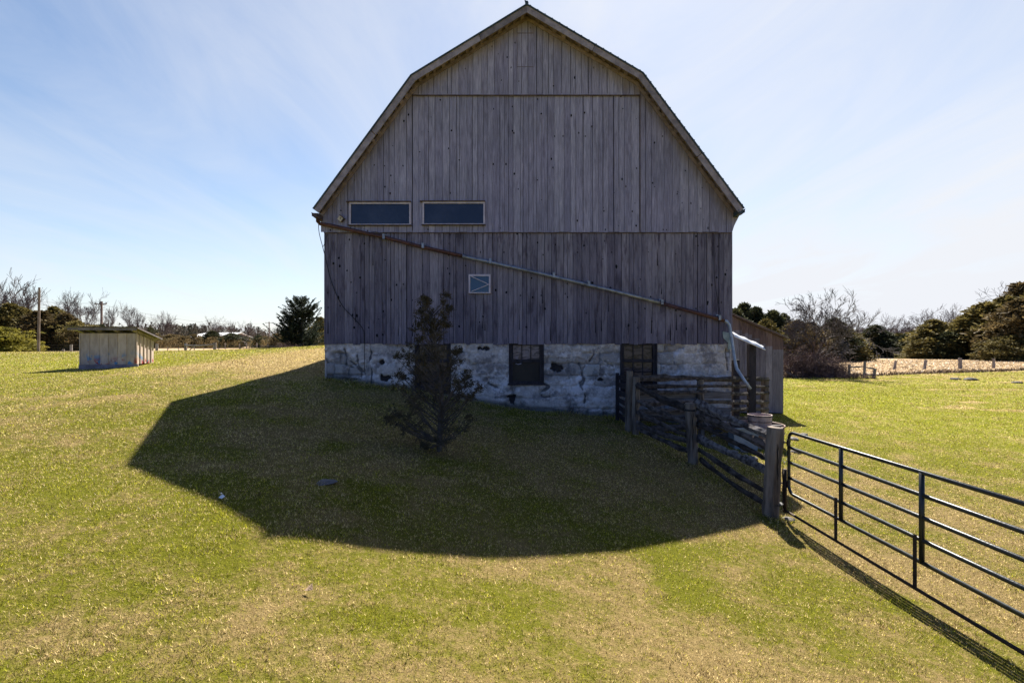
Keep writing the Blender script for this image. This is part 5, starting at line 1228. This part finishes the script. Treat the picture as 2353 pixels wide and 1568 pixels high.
for (zx_, zy_, zr0) in CL:
    for rep_ in range(3):
        sx = (1200 + (zx_ + rsC.randn()*zr0*.45)/2.613)/1.488; sy = (950 + (zy_ + rsC.randn()*zr0*.45)/2.613)/1.488; rr_ = zr0/2.613/1.488/F*dC*.95
        off = abs(wx(sx, dC) - cxp); wid = .25 + .35*max(0, min(1, (zy_ - 300)/700))
        yd = rsC.uniform(-1, 1) * wid * (1.2 if rep_ else .6)
        c_ = np.array([wx(sx, dC), dC + yd, wz(sy, dC)])
        c0_ = c_
        root = Vector((cxp + .04, dC, max(gC + .15, c_[2] - .25 - .5*off - .3*abs(yd))))
        if root.z > gC + 1.6: root.x = wx((1200 + 730/2.613)/1.488, dC)
        mid = root.lerp(Vector(c_), .6) + Vector((0, 0, -.05)); mb.tube([root, mid, Vector(c_)], [.012, .008, .003], 4, cap=False)
        # sprays: short drooping sprigs of tiny scale leaves
        for s_ in range(11):
            c_ = np.array(mid.lerp(Vector(c0_), rsC.uniform(0, 1))) if s_ > 8 else c0_
            d_ = rsC.randn(3) * np.array([1, 1, .8]) + np.array([0, 0, .35]); d_ /= np.linalg.norm(d_); tip = c_ + d_ * rr_ * rsC.uniform(.5, 1.35); b_ = c_ + d_ * rr_*.1
            mb.tube([Vector(b_), Vector(tip)], [.003, .0015], 3, cap=False)
            k = 15; t = rsC.rand(k, 1); pos = b_ + (tip - b_)*t + rsC.randn(k, 3)*.010; dr = rsC.randn(k, 3)*.7 + d_; dr /= np.linalg.norm(dr, axis=1, keepdims=True)
            sd_ = np.cross(dr, rsC.randn(k, 3)); sd_ /= np.linalg.norm(sd_, axis=1, keepdims=True); L_ = .022 + .028*rsC.rand(k, 1); w_ = sd_*.0042
            P_.append(np.stack([pos - w_, pos + dr*L_*.6 - w_*1.5, pos + dr*L_, pos + dr*L_*.5 + w_*1.5], 1)); T_l.append(np.clip(rsC.rand()*.6 + rsC.rand(k)*.4, 0, 1))
mb.build('trunk', mat_simple('cedar_bark', (.04, .033, .03), (.12, .10, .09), 9, .9), ced)
L_rc = mat_leaf('red_cedar_leaf', (.030, .025, .015), (.072, .058, .030), (.14, .108, .055), trans=.15)
fast_mesh('crown', np.concatenate(P_).reshape(-1, 3), 4, np.concatenate(T_l), L_rc, parent=ced)

# far-off woods on the hills, one mass
def wood(name, th0, th1, r0, r1, n, hgt, m, label, twig=.5, zlift=0):
    rs = np.random.RandomState(len(name) + n); P, T = [], []
    th = rs.uniform(th0, th1, n); r = rs.uniform(r0, r1, n); x = r*np.sin(th); y = r*np.cos(th); z = H(x, y)
    for i in range(n):
        hh = hgt * rs.uniform(.6, 1.25); wd_ = hh * rs.uniform(.22, .42); k = 64; t = rs.rand(k); a = rs.rand(k)*6.28
        con = rs.rand() < .35; prof = (1 - t) if con else np.sqrt(np.clip(1 - (2*t - 1.0)**2, 0.05, 1)); rad = wd_*prof*np.sqrt(rs.rand(k))
        c_ = np.stack([x[i] + rad*np.cos(a), y[i] + rad*np.sin(a), z[i] + hh*(.08 + .9*t)], -1); s_ = hh*.05*(.6 + .8*rs.rand(k, 1))
        ax = rs.randn(k, 3)*.5 + [0, 0, 1.0]; ax /= np.linalg.norm(ax, axis=1, keepdims=True); sd_ = np.cross(ax, rs.randn(k, 3)); sd_ /= np.linalg.norm(sd_, axis=1, keepdims=True)
        P.append(np.stack([c_ - sd_*s_*.5, c_ + ax*s_*.4 - sd_*s_*.7, c_ + ax*s_*1.4, c_ + sd_*s_*.7], 1)); T.append(np.clip((0.05 if con else .55) + rs.rand()*.4 + rs.randn(k)*.06, 0, 1))
    tag(fast_mesh(name, np.concatenate(P).reshape(-1, 3), 4, np.concatenate(T), m), label, 'woodland', kind='stuff')
L_wood = mat_leaf('far_wood_left', (.030, .036, .020), (.085, .066, .046), (.150, .115, .088), .0, .15)
L_woodr = mat_leaf('far_wood_right', (.045, .044, .050), (.105, .086, .098), (.165, .135, .150), .0, .15)
wood('distant_wood', -1.02, -.20, 205, 390, 1500, 6.5, L_wood, 'brown and dark green wood covering the distant hill on the left')
wood('distant_wood', .40, 1.25, 235, 400, 1400, 7.5, L_woodr, 'purplish grey bare wood on the distant rise at right')
wood('undergrowth', -1.0, -.42, 88, 135, 600, 1.7, L_brown, 'brown undergrowth beyond the gravel road at left')
wood('reed_bank', .52, .98, 140, 160, 500, 1.3, L_woodr, 'purplish scrub along the far bank of the pond')

# ------------------------------------------------------------------ small things: post checks, gate chain, knot holes, splits and nail heads
mb = MB()
for (x_, y_, z0_, z1_) in ((PC[0] + .01, PC[1] - .118, -1.45, -2.35), (PD[0] - .03, PD[1] - .126, -1.62, -2.2), (PD[0] + .05, PD[1] - .122, -1.9, -2.6), (PB[0] - .03, PB[1] - .095, -1.1, -1.9)):
    n_ = 9; pts = [(x_ + .006*math.sin(i*2.1), y_, z0_ + (z1_ - z0_)*i/(n_ - 1)) for i in range(n_)]
    mb.tube(pts, [.002] + [.008]*(n_ - 2) + [.002], 4)
    mb.build('check_crack', M_black, fence); mb = MB()
mb = MB()
for i in range(9):
    t = i/8; c_ = Vector((PD[0] + .10 + .07*t, PD[1] - .06*t, -1.86 - .10*math.sin(math.pi*t))); a_ = i % 2
    ring = [(c_.x + (.016*math.cos(q) if a_ else .006*math.cos(q)), c_.y + (0 if a_ else .012*math.cos(q)), c_.z + .022*math.sin(q)) for q in np.linspace(0, 2*math.pi, 9)]
    mb.tube(ring, .0035, 4, cap=False)
mb.build('latch_chain', M_galv, gate)
kh, nh = MB(), MB(); rsK = np.random.RandomState(77)
for i in range(150):
    x_ = rsK.uniform(XL + .1, XR - .1); z_ = rsK.uniform(zb + .05, zon(UND, x_) - .5); low_ = z_ < seam1; r_ = rsK.uniform(.010, .030) * (1.25 if low_ else .9)
    yk = WY - (.040 if low_ else (.082 if (xa < x_ < xb and z_ > seam2) else .058)); k_ = 7; e_ = rsK.uniform(1, 2.2)
    kh.add([(x_ + r_*math.cos(q)*rsK.uniform(.7, 1.1), yk, z_ + r_*e_*math.sin(q)*rsK.uniform(.7, 1.1)) for q in np.linspace(0, 2*math.pi, k_ + 1)[:-1]], [list(range(k_))], .5)
for i in range(26):
    x_ = rsK.uniform(XL + .1, XR - .1); z_ = zb + rsK.uniform(.02, .5) if i < 16 else rsK.uniform(zb, seam1 - .8); L_ = rsK.uniform(.15, .7); wd_ = rsK.uniform(.006, .016); yk = WY - .041
    kh.add([(x_ - wd_, yk, z_), (x_ + wd_, yk, z_), (x_ + wd_*.6, yk, z_ + L_*.6), (x_, yk, z_ + L_), (x_ - wd_*.5, yk, z_ + L_*.5)], [[0, 1, 2, 3, 4]], .5)
o = kh.build('knot_holes', M_black, barn); o['kind'] = 'stuff'
